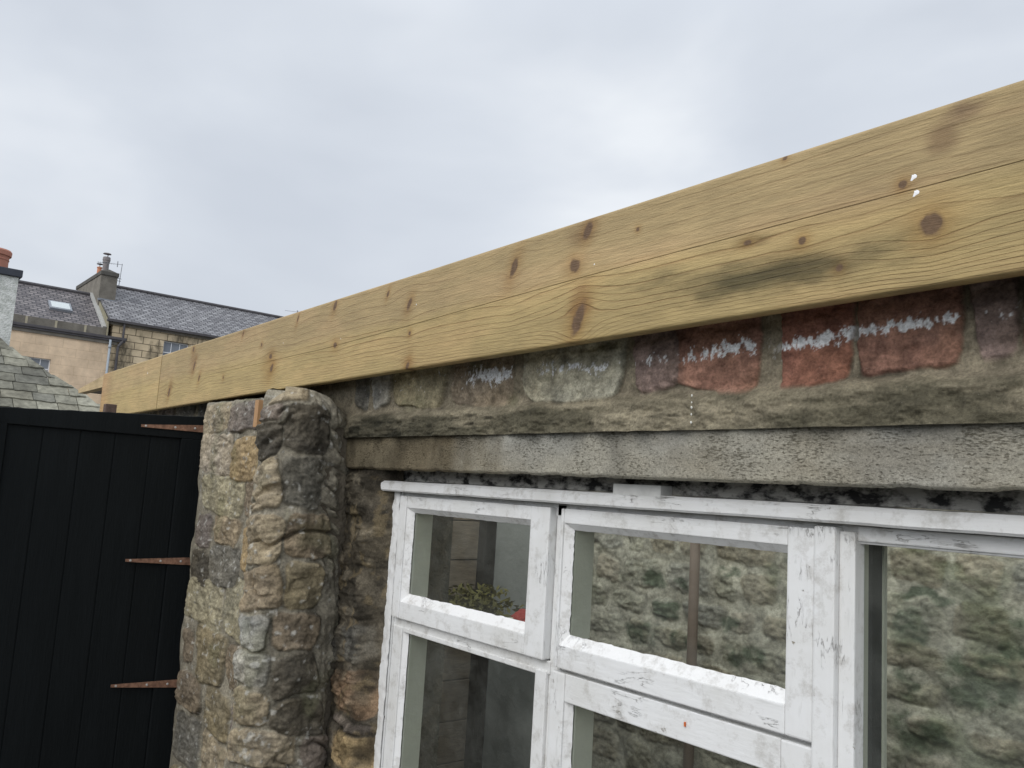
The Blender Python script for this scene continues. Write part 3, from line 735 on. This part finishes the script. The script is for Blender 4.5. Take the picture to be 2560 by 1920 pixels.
for x_, z_, r_ in marks:
    d = MB(); n = 14; c = d.bm.verts.new((fx(x_), YF-.0006, fz(z_))); ring = []
    for i in range(n):
        a = 2*math.pi*i/n; rr = r_*(1+.25*math.sin(3*a+x_*9)); cut = 1 if math.cos(a-2.4) < .2 else .45
        ring.append(d.bm.verts.new((fx(x_+rr*cut*math.cos(a)), YF-.0002, fz(z_+rr*1.15*cut*math.sin(a)))))
    for i in range(n): d.bm.faces.new((c, ring[i], ring[(i+1) % n]))
    d.build('white_mark', simple('plain_white', (.88, .88, .88), .5, .3, .05), rf)

# ================================================================= STONE PIER
pr_ = empty('stone_pier', (-2.6, -.1, 0), 'rough sandstone rubble pier between the black gate and the window', 'stone pier')
PATH = np.array([(-3.2,.02),(-3.15,-.09),(-3.09,-.108),(-2.88,-.1),(-2.67,-.09),(-2.5,-.1),(-2.40,-.13),(-2.34,-.215),(-2.27,-.24),(-2.2,-.225),(-2.17,-.14),(-2.17,-.05),(-2.2,.01)])
LP = np.r_[0, np.cumsum(np.hypot(*np.diff(PATH, axis=0).T))]
uf = np.linspace(0, LP[-1], 460)
px = np.interp(uf, LP, PATH[:, 0]); py = np.interp(uf, LP, PATH[:, 1])
ker = np.hanning(15); ker /= ker.sum()
px2 = np.convolve(np.pad(px, 7, 'edge'), ker, 'valid'); py2 = np.convolve(np.pad(py, 7, 'edge'), ker, 'valid')
tx, ty = np.gradient(px2), np.gradient(py2); ln = np.hypot(tx, ty); nx, ny = ty/ln, -tx/ln
PS = [[121,395,1856,1962,"a"],[394,631,1858,1962,"b"],[141,446,1713,1856,"c"],[451,740,1691,1842,"o"],[209,565,1573,1706,"l"],[572,760,1572,1697,"n"],[197,339,1454,1572,"b"],[350,564,1475,1575,"t"],[186,349,1331,1451,"d"],[365,599,1341,1474,"g"],[607,780,1400,1560,"o"],[165,491,1197,1356,"l"],[511,760,1193,1390,"l"],[197,301,1057,1172,"n"],[325,556,1024,1202,"k"],[571,780,1040,1190,"n"],[184,401,911,1034,"n"],[430,628,881,1025,"k"],[645,900,870,1030,"b"],[198,415,734,901,"g"],[437,700,745,871,"a"],[720,1040,720,860,"t"],[200,420,560,725,"k"],[440,700,560,735,"g"],  # most stone outlines come from image pixels, projected onto the pier path
[1040,1139,1876,1928,"b"],[1060,1215,1928,1975,"a"],[1040,1143,1771,1873,"d"],[1040,1151,1624,1767,"a"],[1040,1171,1479,1615,"a"],[1030,1180,1359,1474,"t"],[1040,1155,1256,1349,"w"],[1040,1165,1164,1253,"w"],[1040,1177,1057,1157,"a"],[1040,1258,956,1049,"a"],[1147,1277,1785,1922,"d"],[1152,1268,1631,1780,"D"],[1174,1306,1501,1622,"n"],[1183,1292,1362,1494,"k"],[1162,1293,1253,1356,"n"],[1170,1304,1136,1248,"d"],[1180,1330,1032,1130,"d"],[1265,1360,930,1030,"b"],[1060,1260,830,950,"b"],[1060,1300,700,820,"a"]]
stones = [(a/1000, b_/1000, c/1000, d/1000, k_) for a, b_, c, d, k_ in PS]
zf = np.arange(.60, 1.9701, .0032)
U, Z = np.meshgrid(uf, zf, indexing='ij')
H, C, best = rubble(U, Z, stones, (.275, .25, .195), .0135, 11, .013, .006, (4, 8), .85, .009)
colm = ss(.93, 1.05, U)
# column stones are craggier
H = H*(1-.15*colm)
rid = np.abs(fbm(U*6, Z*12+.5*np.sin(U*9), 5, 3, 202, .5))
H += colm*(.026*fbm(U*10, Z*8, 3, 5, 201, .6)-.020*(1-ss(0, .10, rid))*ss(-.1, .3, fbm(U*4, Z*6, 3, 3, 203))+.010*rid)
cz = fbm(U*18, Z*22, 1.7, 5, 205, .6)
C = C*(1+.28*cz[..., None])
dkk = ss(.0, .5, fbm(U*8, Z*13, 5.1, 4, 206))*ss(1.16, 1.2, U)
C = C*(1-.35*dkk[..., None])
gr = ss(.2, .5, fbm(U*10, Z*7, 7.1, 4, 207))*.35
C = C*(1-gr[..., None])+np.array([.13, .135, .07])*gr[..., None]
wl = (ss(.42, .6, fbm(U*60, Z*60, 2.1, 3, 208)+.25*np.exp(-((U-1.13)/.04)**2)*ss(1.5, 1.2, Z)))*.6
C = C*(1-wl[..., None])+np.array([.5, .49, .45])*wl[..., None]
rim = 1.975+.006*fbm(U*9, 0, 1, 3, 210)
bl = ss(.97, 1.09, U); ztop_ = bl*(rim+.006-.035*np.clip((U-1.19)/.16, -1, 1)**2)+(1-bl)*(1.978+.005*fbm(U*14, 0, 2, 3, 211))
tt = (Z-Z.min())/(Z.max()-Z.min()); Z3 = Z.min()+(ztop_-Z.min())*tt
rh = np.where(U > 1.0, .085, .05); rnd_ = np.clip((Z3-(ztop_-rh))/rh, 0, 1)
inset = (1-np.sqrt(np.clip(1-rnd_**2, 0, 1)))*np.where(U > 1.0, .080, .012)
H2 = H-inset
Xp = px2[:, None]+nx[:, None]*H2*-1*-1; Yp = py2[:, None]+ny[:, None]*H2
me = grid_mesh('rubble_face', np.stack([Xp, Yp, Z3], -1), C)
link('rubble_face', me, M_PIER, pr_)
core = MB()
core.box(-3.13, -2.35, -.07, .02, 0, 1.95).box(-2.34, -2.19, -.165, .02, 0, 1.90, .03)
core.build('pier_core', simple('pier_hearting', (.15, .13, .10), .95, .1, .4, 12, .01), pr_)
MB().box(-2.560, -2.532, -.150, -.135, 1.872, 1.958, .001).build('packing_batten', M_BATTEN, pr_, 'thin orange brown wooden batten wedged in the gap at the pier top')

# ================================================================= GATE
KG = 3.2/3.1
def gp(y, z): return -1.19+(y+1.19)*KG, 1.72+(z-1.72)*KG
gt = empty('wooden_gate', (-3.2, -.05, 0), 'matt black boarded wooden gate hung on three rusty strap hinges', 'gate')
XG = -3.2
def zt_(y): return 1.932+.053*(y+.06)
frame = MB()
def slab(b_, y0, y1, za0, za1, zb0, zb1, xf, xb):
    b_.hull([(xf, y0, za0), (xf, y1, zb0), (xf, y1, zb1), (xf, y0, za1), (xb, y0, za0), (xb, y1, zb0), (xb, y1, zb1), (xb, y0, za1)], [(0, 1, 2, 3), (4, 7, 6, 5), (0, 4, 5, 1), (3, 2, 6, 7), (0, 3, 7, 4), (1, 5, 6, 2)])
yl, yr = gp(-.738, 0)[0], gp(-.19, 0)[0]
zr = gp(0, 1.840)[1]
n = 60; ys = [-.86+(.82)*i/n for i in range(n+1)]
rows = []
for i, y_ in enumerate(ys):
    zt2 = zt_(y_)+.0018*float(fbm(y_*30, 0, 0, 4, 701, .7))-.006*max(0, float(vn(y_*14, 0, 0, 702))-.55)
    rows.append([frame.bm.verts.new(p) for p in ((XG, y_, zr), (XG, y_, zt2-.002), (XG-.004, y_, zt2), (XG-.045, y_, zt2), (XG-.045, y_, zr))])
for a, b_ in zip(rows, rows[1:]):
    for i in range(5): frame.bm.faces.new((a[i], b_[i], b_[(i+1) % 5], a[(i+1) % 5]))
frame.bm.faces.new(rows[0]); frame.bm.faces.new(rows[-1][::-1])
frame.build('top_rail', M_BLACK, gt)
MB().box(XG-.045, XG+.0005, yr, -.04, .06, zr-.001, .003).build('stile', M_BLACK, gt)
MB().box(XG-.045, XG+.0005, -.86, yl, .06, zr-.001, .003).build('stile', M_BLACK, gt)
bp = MB(); bp.box(XG-.034, XG-.012, yl, yr, .07, zr-.001); edges = [yl] + [gp(v_, 0)[0] for v_ in (-.633, -.52, -.411, -.294)] + [yr]
for a, b_ in zip(edges, edges[1:]): bp.box(XG-.035, XG-.009, a+.0012, b_-.0012, .07, zr-.001, .003)
bp.build('board_panel', M_BLACK, gt)
for (z0_, z1_) in ((1.871, 1.8815), (1.406, 1.401), (.989, .975)):
    a, za = gp(-.334, z0_); b_, zb_ = gp(-.075, z1_)
    h0, h1 = .0045, .0155
    s = MB(); slab(s, a, b_, za-h0, za+h0, zb_-h1, zb_+h1, XG+.0045, XG+.0008)
    hg = s.build('hinge', M_RUST, gt)
    for fr_ in (.06, .45, .72):
        yy = a+(b_-a)*fr_; zz_ = za+(zb_-za)*fr_
        MB().lathe((XG+.0045, yy, zz_), [(.0042, 0), (.0038, .0012), (.0015, .0018)], 12, 'x').build('screw', M_STEEL, hg)
y_, z_ = gp(-.436, 1.915)
MB().box(XG-.045, XG-.010, y_-.018, y_+.020, z_-.02, z_+.022, .004).build('latch_block', simple('old_brown_block', (.12, .085, .07), .8, .2, .5, 60, .003), gt)
# boundary walls outside the frame
def wall_thing(x0, x1, y0, y1, h, label):
    w_ = empty('garden_wall', ((x0+x1)/2, (y0+y1)/2, 0), label, 'wall')
    MB().box(x0, x1, y0, y1, 0, h, .02).build('wall_face', bpy.data.materials['rear_stone'], w_)
    MB().box(x0-.04, x1+.04, y0-.04, y1+.04, h+.002, h+.08, .02).build('coping', bpy.data.materials['dark_mortared_stone'], w_)
wall_thing(-3.32, -3.12, -3.5, -.9, 1.9, 'stone yard wall running away from the latch side of the black gate')
wall_thing(-3.1, 3.5, -4.9, -4.6, 1.9, 'long stone yard wall facing the white window')

# ================================================================= SLATE COTTAGE
ct = empty('slate_cottage', (-12, 0, 0), 'near cottage with a grey stone slate hipped roof and a white rendered chimney', 'house')
hip = [(3.235, .397), (3.186, .491), (3.128, .541), (3.03, .678), (2.937, .797), (2.823, .93), (2.716, 1.10), (2.60, 1.26), (2.491, 1.397), (2.412, 1.405), (2.34, 1.50), (2.2, 1.66)]
hz = np.array([h_[0] for h_ in hip])[::-1]; hy = np.array([h_[1] for h_ in hip])[::-1]
def roofx(z): return -11-(z-2.3)/.7
V, F, Cc = [], [], []
bm_ = bmesh.new(); lay = bm_.verts.layers.float_color.new('tint')
rs = random.Random(12); nrm = Vector((.573, 0, .819)); dn = Vector((.819, 0, -.573))
gz = .112
i = 0; z_ = 2.10
while z_ < 3.30:
    y_ = -3.0+rs.uniform(0, .2)
    ymax = float(np.interp(z_+.03, hz, hy))
    while y_ < ymax:
        w_ = rs.uniform(.20, .40)*(1.15-.18*(z_-2.1)); y2 = min(y_+w_, ymax+rs.uniform(-.03, .03))
        if y2-y_ > .05:
            c_ = np.array(rs.choice([(.24,.232,.185), (.19,.185,.15), (.27,.262,.21), (.22,.21,.165), (.17,.167,.14)]))*rs.uniform(.8, 1.15)
            lift = rs.uniform(.0, .012); o = Vector((roofx(z_), 0, z_))
            th_ = rs.uniform(.012, .022)
            top = Vector((roofx(z_+gz+.05), 0, z_+gz+.05))
            nn = 5; rowA = []
            for k in range(nn+1):
                yy = y_+.004+(y2-y_-.008)*k/nn; jit = rs.uniform(-.010, .010)
                a = o+nrm*(th_+lift)+dn*(.01+jit); b2 = o+nrm*(lift)+dn*(.01+jit)
                cut = min(0, float(np.interp(z_+gz+.05, hz, hy))-yy)
                yt = yy+cut*.9
                rowA.append([bm_.verts.new((b2.x, yy, b2.z)), bm_.verts.new((a.x, yy, a.z)), bm_.verts.new((top.x+nrm.x*.004, yt, top.z+nrm.z*.004)), bm_.verts.new((top.x-nrm.x*.01, yt, top.z-nrm.z*.01))])
            for r_ in rowA:
                for v in r_: v[lay] = (*c_, 1)
            for p, q in zip(rowA, rowA[1:]):
                for k in range(4): bm_.faces.new((p[k], q[k], q[(k+1) % 4], p[(k+1) % 4]))
            bm_.faces.new(rowA[0][::-1]); bm_.faces.new(rowA[-1])
        y_ += w_
    z_ += gz
me = bpy.data.meshes.new('roof'); bm_.to_mesh(me); bm_.free()
link('roof', me, stone_mat('stone_slate', 14, .008, False), ct)
# decking beneath the slates, hip slope and walls
A = (-12.34, .36, 3.23); B = (-10.85, 1.66, 2.19)
MB().hull([(-10.86, -3, 2.17), (-10.86, 1.60, 2.17), (-12.36, .33, 3.22), (-12.36, -3, 3.22), (-13.9, -3, 2.17), (-13.9, 1.60, 2.17)], [(0, 1, 2, 3), (3, 2, 5, 4), (1, 5, 2)]).build('roof_deck', simple('lichen_stone', (.2, .2, .16), .9, .1), ct)
MB().box(-13.7, -11.0, -2.9, 1.45, 0, 2.17).build('wall', simple('cottage_render', (.5, .48, .42), .9, .1), ct)
mw = Mt('white_roughcast', .9, .2); vq = mw.coords()
mw.col(mw.mix(mw.ramp(mw.noise(vq, 16, 6, .7), [(.35, 0), (.6, 1)]), (.48, .50, .46), (.76, .77, .74))); mw.bump(mw.noise(vq, 40, 5, .6), .02)
ch = MB().box(-12.95, -12.4, -.12, .517, 2.9, 4.09).build('chimney', mw.m, ct, 'white roughcast chimney with a dark cap and an orange clay pot')
MB().box(-12.99, -12.36, -.16, .553, 4.095, 4.19, .01).build('cap', simple('dark_slate_cap', (.05, .055, .07), .7, .3, .3, 12), ch)
MB().lathe((-12.68, .245, 0), [(.172, 4.15), (.170, 4.32), (.176, 4.325), (.178, 4.335), (.172, 4.345), (.178, 4.38), (.196, 4.385), (.200, 4.44), (.185, 4.46), (.150, 4.462)], 40).build('chimney_pot', simple('terracotta', (.46, .21, .15), .8, .2, .18, 12), ch, smooth=False)

# ================================================================= TERRACE
def slate_roof_mat(name, c1, c2, cm):
    m = Mt(name, .6, .35); uv = m.n('ShaderNodeUVMap').outputs[0]
    b_ = m.n('ShaderNodeTexBrick'); m.l(uv, b_.inputs[0]); b_.inputs['Scale'].default_value = 1
    b_.inputs['Brick Width'].default_value = .26; b_.inputs['Row Height'].default_value = .17; b_.inputs['Mortar Size'].default_value = .02; b_.inputs['Mortar Smooth'].default_value = .2
    b_.inputs['Color1'].default_value = (*c1, 1); b_.inputs['Color2'].default_value = (*c2, 1); b_.inputs['Mortar'].default_value = (*cm, 1); b_.offset = .5
    mpn = m.n('ShaderNodeMapping'); mpn.inputs['Scale'].default_value = (1.6, 7, 1); m.l(uv, mpn.inputs[0])
    a = m.mix(1, b_.outputs[0], m.ramp(m.noise(mpn.outputs[0], 1.4, 6, .7), [(.32, .6), (.5, 1), (.66, 1.8)]), 'MULTIPLY')
    m.col(a)
    sepn = m.n('ShaderNodeSeparateXYZ'); m.l(uv, sepn.inputs[0])
    saw = m.math('FRACT', m.math('DIVIDE', sepn.outputs[1], .17))
    m.bump(m.math('SUBTRACT', m.math('MULTIPLY', saw, -1), m.math('MULTIPLY', b_.outputs['Fac'], .5)), .03); return m.m
def ashlar_mat(name, c1, c2, cm, bw, bh, ms, stain):
    m = Mt(name, .9, .15); uv = m.n('ShaderNodeUVMap').outputs[0]
    b_ = m.n('ShaderNodeTexBrick'); m.l(uv, b_.inputs[0]); b_.inputs['Scale'].default_value = 1
    b_.inputs['Brick Width'].default_value = bw; b_.inputs['Row Height'].default_value = bh; b_.inputs['Mortar Size'].default_value = ms
    b_.inputs['Color1'].default_value = (*c1, 1); b_.inputs['Color2'].default_value = (*c2, 1); b_.inputs['Mortar'].default_value = (*cm, 1)
    v = m.coords(); f = m.noise(v, 1.6, 6, .65)
    a = m.mix(1, b_.outputs[0], m.ramp(f, [(.3, .75), (.7, 1.2)]), 'MULTIPLY')
    s_ = m.noise(m.coords((1, 1, .45)), 2.3, 6, .65)
    a = m.mix(m.ramp(s_, [(.50, 0), (.66, stain)]), a, (.10, .085, .06))
    m.col(a); m.bump(f, .01); return m.m
M_SLATE_A = slate_roof_mat('purple_slate', (.20, .18, .178), (.095, .085, .09), (.04, .04, .045))
M_SLATE_B = slate_roof_mat('grey_slate', (.26, .258, .265), (.115, .112, .122), (.045, .045, .05))
M_ASH_A = ashlar_mat('warm_ashlar', (.74, .57, .40), (.70, .54, .38), (.56, .42, .28), .85, .30, .006, .12)
M_ASH_B = ashlar_mat('buff_ashlar', (.66, .54, .37), (.56, .45, .30), (.16, .13, .09), .56, .25, .014, .85)
M_SOOT = simple('sooty_stone', (.19, .175, .15), .9, .1, .6, 3, .01)
M_GUT = simple('dark_gutter', (.085, .08, .085), .6, .3, .4, 4, .004)
M_WHITE = simple('white_joinery', (.75, .76, .78), .5, .3, .05)
M_DPANE = simple('dark_window_glass', (.2, .22, .25), .15, .5, .15, 2)
M_LEAD = simple('lead_grey', (.26, .28, .31), .6, .3, .2, 5)
def quad(name, pts, uvs, mat, parent, label=None, thick=None):
    me = bpy.data.meshes.new(name); n_ = (Vector(pts[1])-Vector(pts[0])).cross(Vector(pts[2])-Vector(pts[0])).normalized()
    P = [Vector(p) for p in pts]; t_ = thick or .05
    P2 = [p-n_*t_ for p in P]; k_ = len(P)
    faces = [list(range(k_)), [k_+i for i in range(k_)][::-1]]+[[i, k_+i, k_+(i+1) % k_, (i+1) % k_] for i in range(k_)]
    me.from_pydata(P+P2, [], faces); ul = me.uv_layers.new(name='UVMap')
    allv = list(uvs)*2
    for p in me.polygons:
        for li in p.loop_indices: ul.data[li].uv = allv[me.loops[li].vertex_index]
    return link(name, me, mat, parent, label)
def roof_plane(name, xe, ze, xr, zr_, y0, y1, mat, parent):
    Ls = math.hypot(xr-xe, zr_-ze)
    return quad(name, [(xe, y0, ze), (xe, y1, ze), (xr, y1, zr_), (xr, y0, zr_)], [(y0, 0), (y1, 0), (y1, Ls), (y0, Ls)], mat, parent, thick=.08)
def facade(name, x, y0, y1, z0, z1, mat, parent, holes=()):
    zs_ = sorted({z0, z1, *[h[2] for h in holes], *[h[3] for h in holes]}); ys_ = sorted({y0, y1, *[h[0] for h in holes], *[h[1] for h in holes]})
    me = bpy.data.meshes.new(name); vs, fs, uv_ = [], [], []
    for a, b_ in zip(ys_, ys_[1:]):
        for c, d in zip(zs_, zs_[1:]):
            if any(h[0] <= a and b_ <= h[1] and h[2] <= c and d <= h[3] for h in holes): continue
            i_ = len(vs); vs += [(x, a, c), (x, b_, c), (x, b_, d), (x, a, d)]; fs.append((i_, i_+1, i_+2, i_+3))
    for (a, b_, c, d) in holes:
        r_ = x-.16
        for q in (((x, a, c), (x, a, d), (r_, a, d), (r_, a, c)), ((x, b_, c), (r_, b_, c), (r_, b_, d), (x, b_, d)), ((x, a, d), (x, b_, d), (r_, b_, d), (r_, a, d)), ((x, a, c), (r_, a, c), (r_, b_, c), (x, b_, c))):
            i_ = len(vs); vs += list(q); fs.append((i_, i_+1, i_+2, i_+3))
    # side and rear walls give it depth
    for q in (((x, y0, z0), (x, y0, z1), (x-6, y0, z1), (x-6, y0, z0)), ((x, y1, z0), (x-6, y1, z0), (x-6, y1, z1), (x, y1, z1)), ((x-6, y0, z0), (x-6, y0, z1), (x-6, y1, z1), (x-6, y1, z0))):
        i_ = len(vs); vs += list(q); fs.append((i_, i_+1, i_+2, i_+3))
    me.from_pydata(vs, [], fs); ul = me.uv_layers.new(name='UVMap')
    for p in me.polygons:
        for li in p.loop_indices: v = vs[me.loops[li].vertex_index]; ul.data[li].uv = (v[1]+v[0], v[2])
    return link(name, me, mat, parent)
def far_window(parent, x, y0, y1, z0, z1, cols, rows_, sill=True):
    f_ = MB(); t_ = .035; xf = x-.09
    f_.box(xf-.04, xf, y0, y0+t_, z0, z1).box(xf-.04, xf, y1-t_, y1, z0, z1).box(xf-.04, xf-.001, y0+t_, y1-t_, z1-t_, z1).box(xf-.04, xf-.001, y0+t_, y1-t_, z0, z0+t_)
    for i in range(1, cols):
        c = y0+(y1-y0)*i/cols; f_.box(xf-.03, xf-.004, c-.013, c+.013, z0+t_, z1-t_)
    for c in rows_: f_.box(xf-.03, xf-.002, y0+t_, y1-t_, c-.02, c+.02)
    w_ = f_.build('window', M_WHITE, parent)
    MB().box(xf-.028, xf-.022, y0+.01, y1-.01, z0+.01, z1-.01).build('pane', M_DPANE, w_)
    return w_

ta = empty('terraced_house', (-32, 2, 0), 'pinkish stone terraced house with roof light, left of the dark chimney stack', 'house')
hl = [(3.60, 4.49, 3.9, 5.245)]
facade('wall', -32, -8, 6.30, 0, 6.34, M_ASH_A, ta, hl)
far_window(ta, -32, *hl[0], 3, [4.89])
MB().box(-32.02, -31.965, 3.5, 4.6, 3.78, 3.90).build('window_sill', M_ASH_A, ta)
gu = MB(); gu.box(-32.02, -31.86, -8, 6.78, 6.24, 6.335, .01).box(-32.0, -31.90, -8, 6.76, 6.17, 6.24, .01).build('gutter', M_GUT, ta)
MB().box(-31.998, -31.95, -8, 6.5, 6.06, 6.168).build('cornice', M_SOOT, ta)
par = MB()
for a, b_ in ((-8, 2.2), (2.24, 3.60), (3.64, 4.50), (4.54, 5.42), (5.47, 6.2)): par.box(-32.35, -32.1, a, b_, 6.30, 6.625)
par.build('parapet', M_SOOT, ta)
M_JNT = simple('pale_stone_joint', (.42, .38, .28), .9, .1)
for a in (3.62, 4.52, 5.445): MB().box(-32.105, -32.092, a-.035, a+.035, 6.34, 6.61).build('parapet_joint', M_JNT, ta)
ra = roof_plane('roof', -32.2, 6.62, -34.75, 8.20, -8, 6.02, M_SLATE_A, ta)
roof_plane('rear_roof', -37.3, 6.62, -34.75, 8.20, -8, 6.02, M_SLATE_A, ta)
sl = Vector((-2.55, 0, 1.58)).normalized(); nr = Vector((1.58, 0, 2.55)).normalized()
def on_roof(b_, xa, y0, y1, s0, s1, h0, h1, base=(-32.2, 6.62)):
    P = []
    for h in (h0, h1):
        for s_, y_ in ((s0, y0), (s0, y1), (s1, y1), (s1, y0)):
            p = Vector((base[0], 0, base[1]))+sl*s_+nr*h; P.append((p.x, y_, p.z))
    b_.hull(P, [(3, 2, 1, 0), (4, 5, 6, 7), (0, 1, 5, 4), (1, 2, 6, 5), (2, 3, 7, 6), (3, 0, 4, 7)])
q = MB(); on_roof(q, 0, 4.42, 5.14, .92, 1.58, .0, .09); sk = q.build('skylight', M_LEAD, ta)
q = MB(); on_roof(q, 0, 4.48, 5.08, 1.00, 1.50, .092, .10); q.build('pane', simple('bright_roof_glass', (.55, .60, .60), .1, .6, .05), sk)
q = MB(); on_roof(q, 0, 6.0, 6.13, -.05, 3.02, -.05, .10); q.build('coping', simple('pale_coping', (.40, .40, .38), .9, .1, .3, 4), ta)
MB().rod((-34.75, -8, 8.22), (-34.75, 6.0, 8.22), .07).build('ridge', M_GUT, ta)
MB().rod((-31.86, 6.25, 6.2), (-31.86, 6.25, 0), .04, 12).rod((-31.86, 6.25, 6.0), (-31.86, 6.25, 5.9), .052, 12).build('downpipe', simple('pale_grey_pipe', (.34, .38, .42), .5, .3, .1), ta, smooth=True)

tb = empty('terraced_house', (-32, 12, 0), 'soot stained terraced house under long grey slate roof, right of the pale downpipe', 'house')
hr = [(8.12, 9.03, 5.15, 6.49), (11.6, 12.5, 5.15, 6.49)]
facade('wall', -32.03, 6.31, 24, 0, 6.9, M_ASH_B, tb, hr)
for h in hr: far_window(tb, -32.03, *h, 3, [6.07])
MB().box(-32.06, -31.99, 6.20, 24, 6.78, 6.9, .01).build('cornice', M_SOOT, tb)
MB().box(-32.0, -31.82, 6.08, 24, 6.86, 6.95, .01).build('gutter', M_GUT, tb)
roof_plane('roof', -31.84, 6.95, -35.3, 8.79, 6.16, 24, M_SLATE_B, tb)
roof_plane('rear_roof', -38.7, 6.95, -35.3, 8.79, 6.16, 24, M_SLATE_B, tb)
MB().rod((-35.3, 6.2, 8.82), (-35.3, 24, 8.82), .07).build('ridge', M_GUT, tb)
quad('gable', [(-31.95, 6.158, 6.2), (-35.3, 6.158, 6.2), (-35.3, 6.158, 8.72), (-31.95, 6.158, 6.87)], [(0, 0)]*4, simple('lichened_gable', (.27, .25, .18), .9, .1, .5, 3), tb, thick=.02)
MB().rod((-31.90, 6.53, 6.0), (-31.90, 6.53, 0), .045, 10).rod((-31.90, 6.66, 6.95), (-31.90, 6.66, 6.2), .04, 10).rod((-31.9, 6.66, 6.2), (-31.9, 6.53, 6.0), .05, 10).build('downpipe', M_GUT, tb)
# soot runs as stains of their own on the masonry
k = 1.037
stk = MB(); P0 = S((-32.5, 5.83, 7.35), k); P1 = S((-32.5, 6.385, 8.60), k)
stk.box(-37.6, P0.x, P0.y, P1.y, P0.z, P1.z)
mch = ashlar_mat('chimney_stone', (.20, .18, .13), (.15, .135, .10), (.07, .065, .05), .34, .22, .02, .8)
cs = stk.build('chimney_stack', M_SOOT, tb, 'long soot darkened stone chimney stack between the two roofs')
c0 = S((-32.5, 5.80, 8.60), k); c1 = S((-32.5, 6.42, 8.75), k)
MB().box(-37.7, c0.x+.06, c0.y, c1.y, c0.z, c1.z, .02).hull([(-37.6, c0.y+.04, c1.z), (c0.x, c0.y+.04, c1.z), (c0.x-.15, (c0.y+c1.y)/2, c1.z+.12), (-37.4, (c0.y+c1.y)/2, c1.z+.12), (-37.6, c1.y-.04, c1.z), (c0.x, c1.y-.04, c1.z)], [(0, 1, 2, 3), (3, 2, 5, 4), (1, 5, 2), (0, 3, 4)]).build('cap', simple('dark_cap_stone', (.11, .105, .095), .9, .1, .4, 3), cs)
p = S((-33, 6.05, 8.87), 1.037)
pr0 = p.z
MB().lathe((p.x, p.y, 0), [(.115, pr0-.08), (.105, pr0+.30), (.135, pr0+.31), (.125, pr0+.36), (.14, pr0+.40), (.13, pr0+.52), (.11, pr0+.53)], 18).rod((p.x, p.y+.03, pr0+.5), (p.x, p.y+.03, pr0+.65), .018).lathe((p.x, p.y, 0), [(.15, pr0+.645), (.13, pr0+.675), (.02, pr0+.70)], 18).build('chimney_pot', simple('grey_clay_pot', (.22, .20, .20), .8, .2, .3, 8), cs)
p = S((-33.7, 6.0, 8.9), 1.037)
MB().lathe((p.x, p.y, 0), [(.085, p.z-.15), (.08, p.z+.17), (.10, p.z+.18), (.09, p.z+.22)], 16).build('chimney_pot', simple('orange_clay_pot', (.55, .24, .14), .8, .2, .2, 8), cs)
MB().rod((p.x, p.y, p.z+.2), (p.x, p.y, p.z+.33), .015).lathe((p.x, p.y, 0), [(.12, p.z+.33), (.11, p.z+.35), (.02, p.z+.37)], 14).build('cowl', M_GUT, cs)
q0 = S((-32.5, 5.83, 7.70), k)
MB().box(q0.x+.001, q0.x+.05, q0.y-.03, P1.y+.02, 7.87, 7.95).build('lead_flashing', M_LEAD, cs)
# aerials: bolted to the stack and to the ridge
def ps(y, z, x=-32.7): return S((x, y, z), k)
ae = MB(); ae.rod(ps(6.50, 8.34), ps(6.53, 9.18), .014, 6).rod(ps(6.54, 9.15), ps(5.68, 9.06), .009, 6)
for y_ in np.linspace(5.72, 6.25, 8): ae.rod(ps(y_, 9.06+(y_-5.68)*.105-.035), ps(y_, 9.06+(y_-5.68)*.105+.035), .005, 5)
ae.rod(ps(6.37, 9.03), ps(6.37, 9.24), .018, 6).rod(ps(6.40, 8.61), ps(6.56, 8.61), .012, 6).rod(ps(6.38, 8.52), ps(6.55, 8.52), .012, 6)
ae.build('aerial', simple('grey_aluminium', (.25, .26, .28), .5, .4, .1), tb, 'tall television aerial on a mast beside the chimney stack')
ae = MB(); ae.rod((-35.3, 14.70, 8.8), (-35.3, 14.70, 9.28), .014, 6).rod((-35.3, 14.1, 9.17), (-35.3, 14.72, 9.21), .008, 6)
for a in range(4): ae.rod((-35.3, 14.72-.08*math.cos(a*.785), 9.21-.08*math.sin(a*.785)), (-35.3, 14.72+.08*math.cos(a*.785), 9.21+.08*math.sin(a*.785)), .006, 5)
ae.build('aerial', bpy.data.materials['grey_aluminium'], tb, 'small thin aerial on the slate ridge further right')
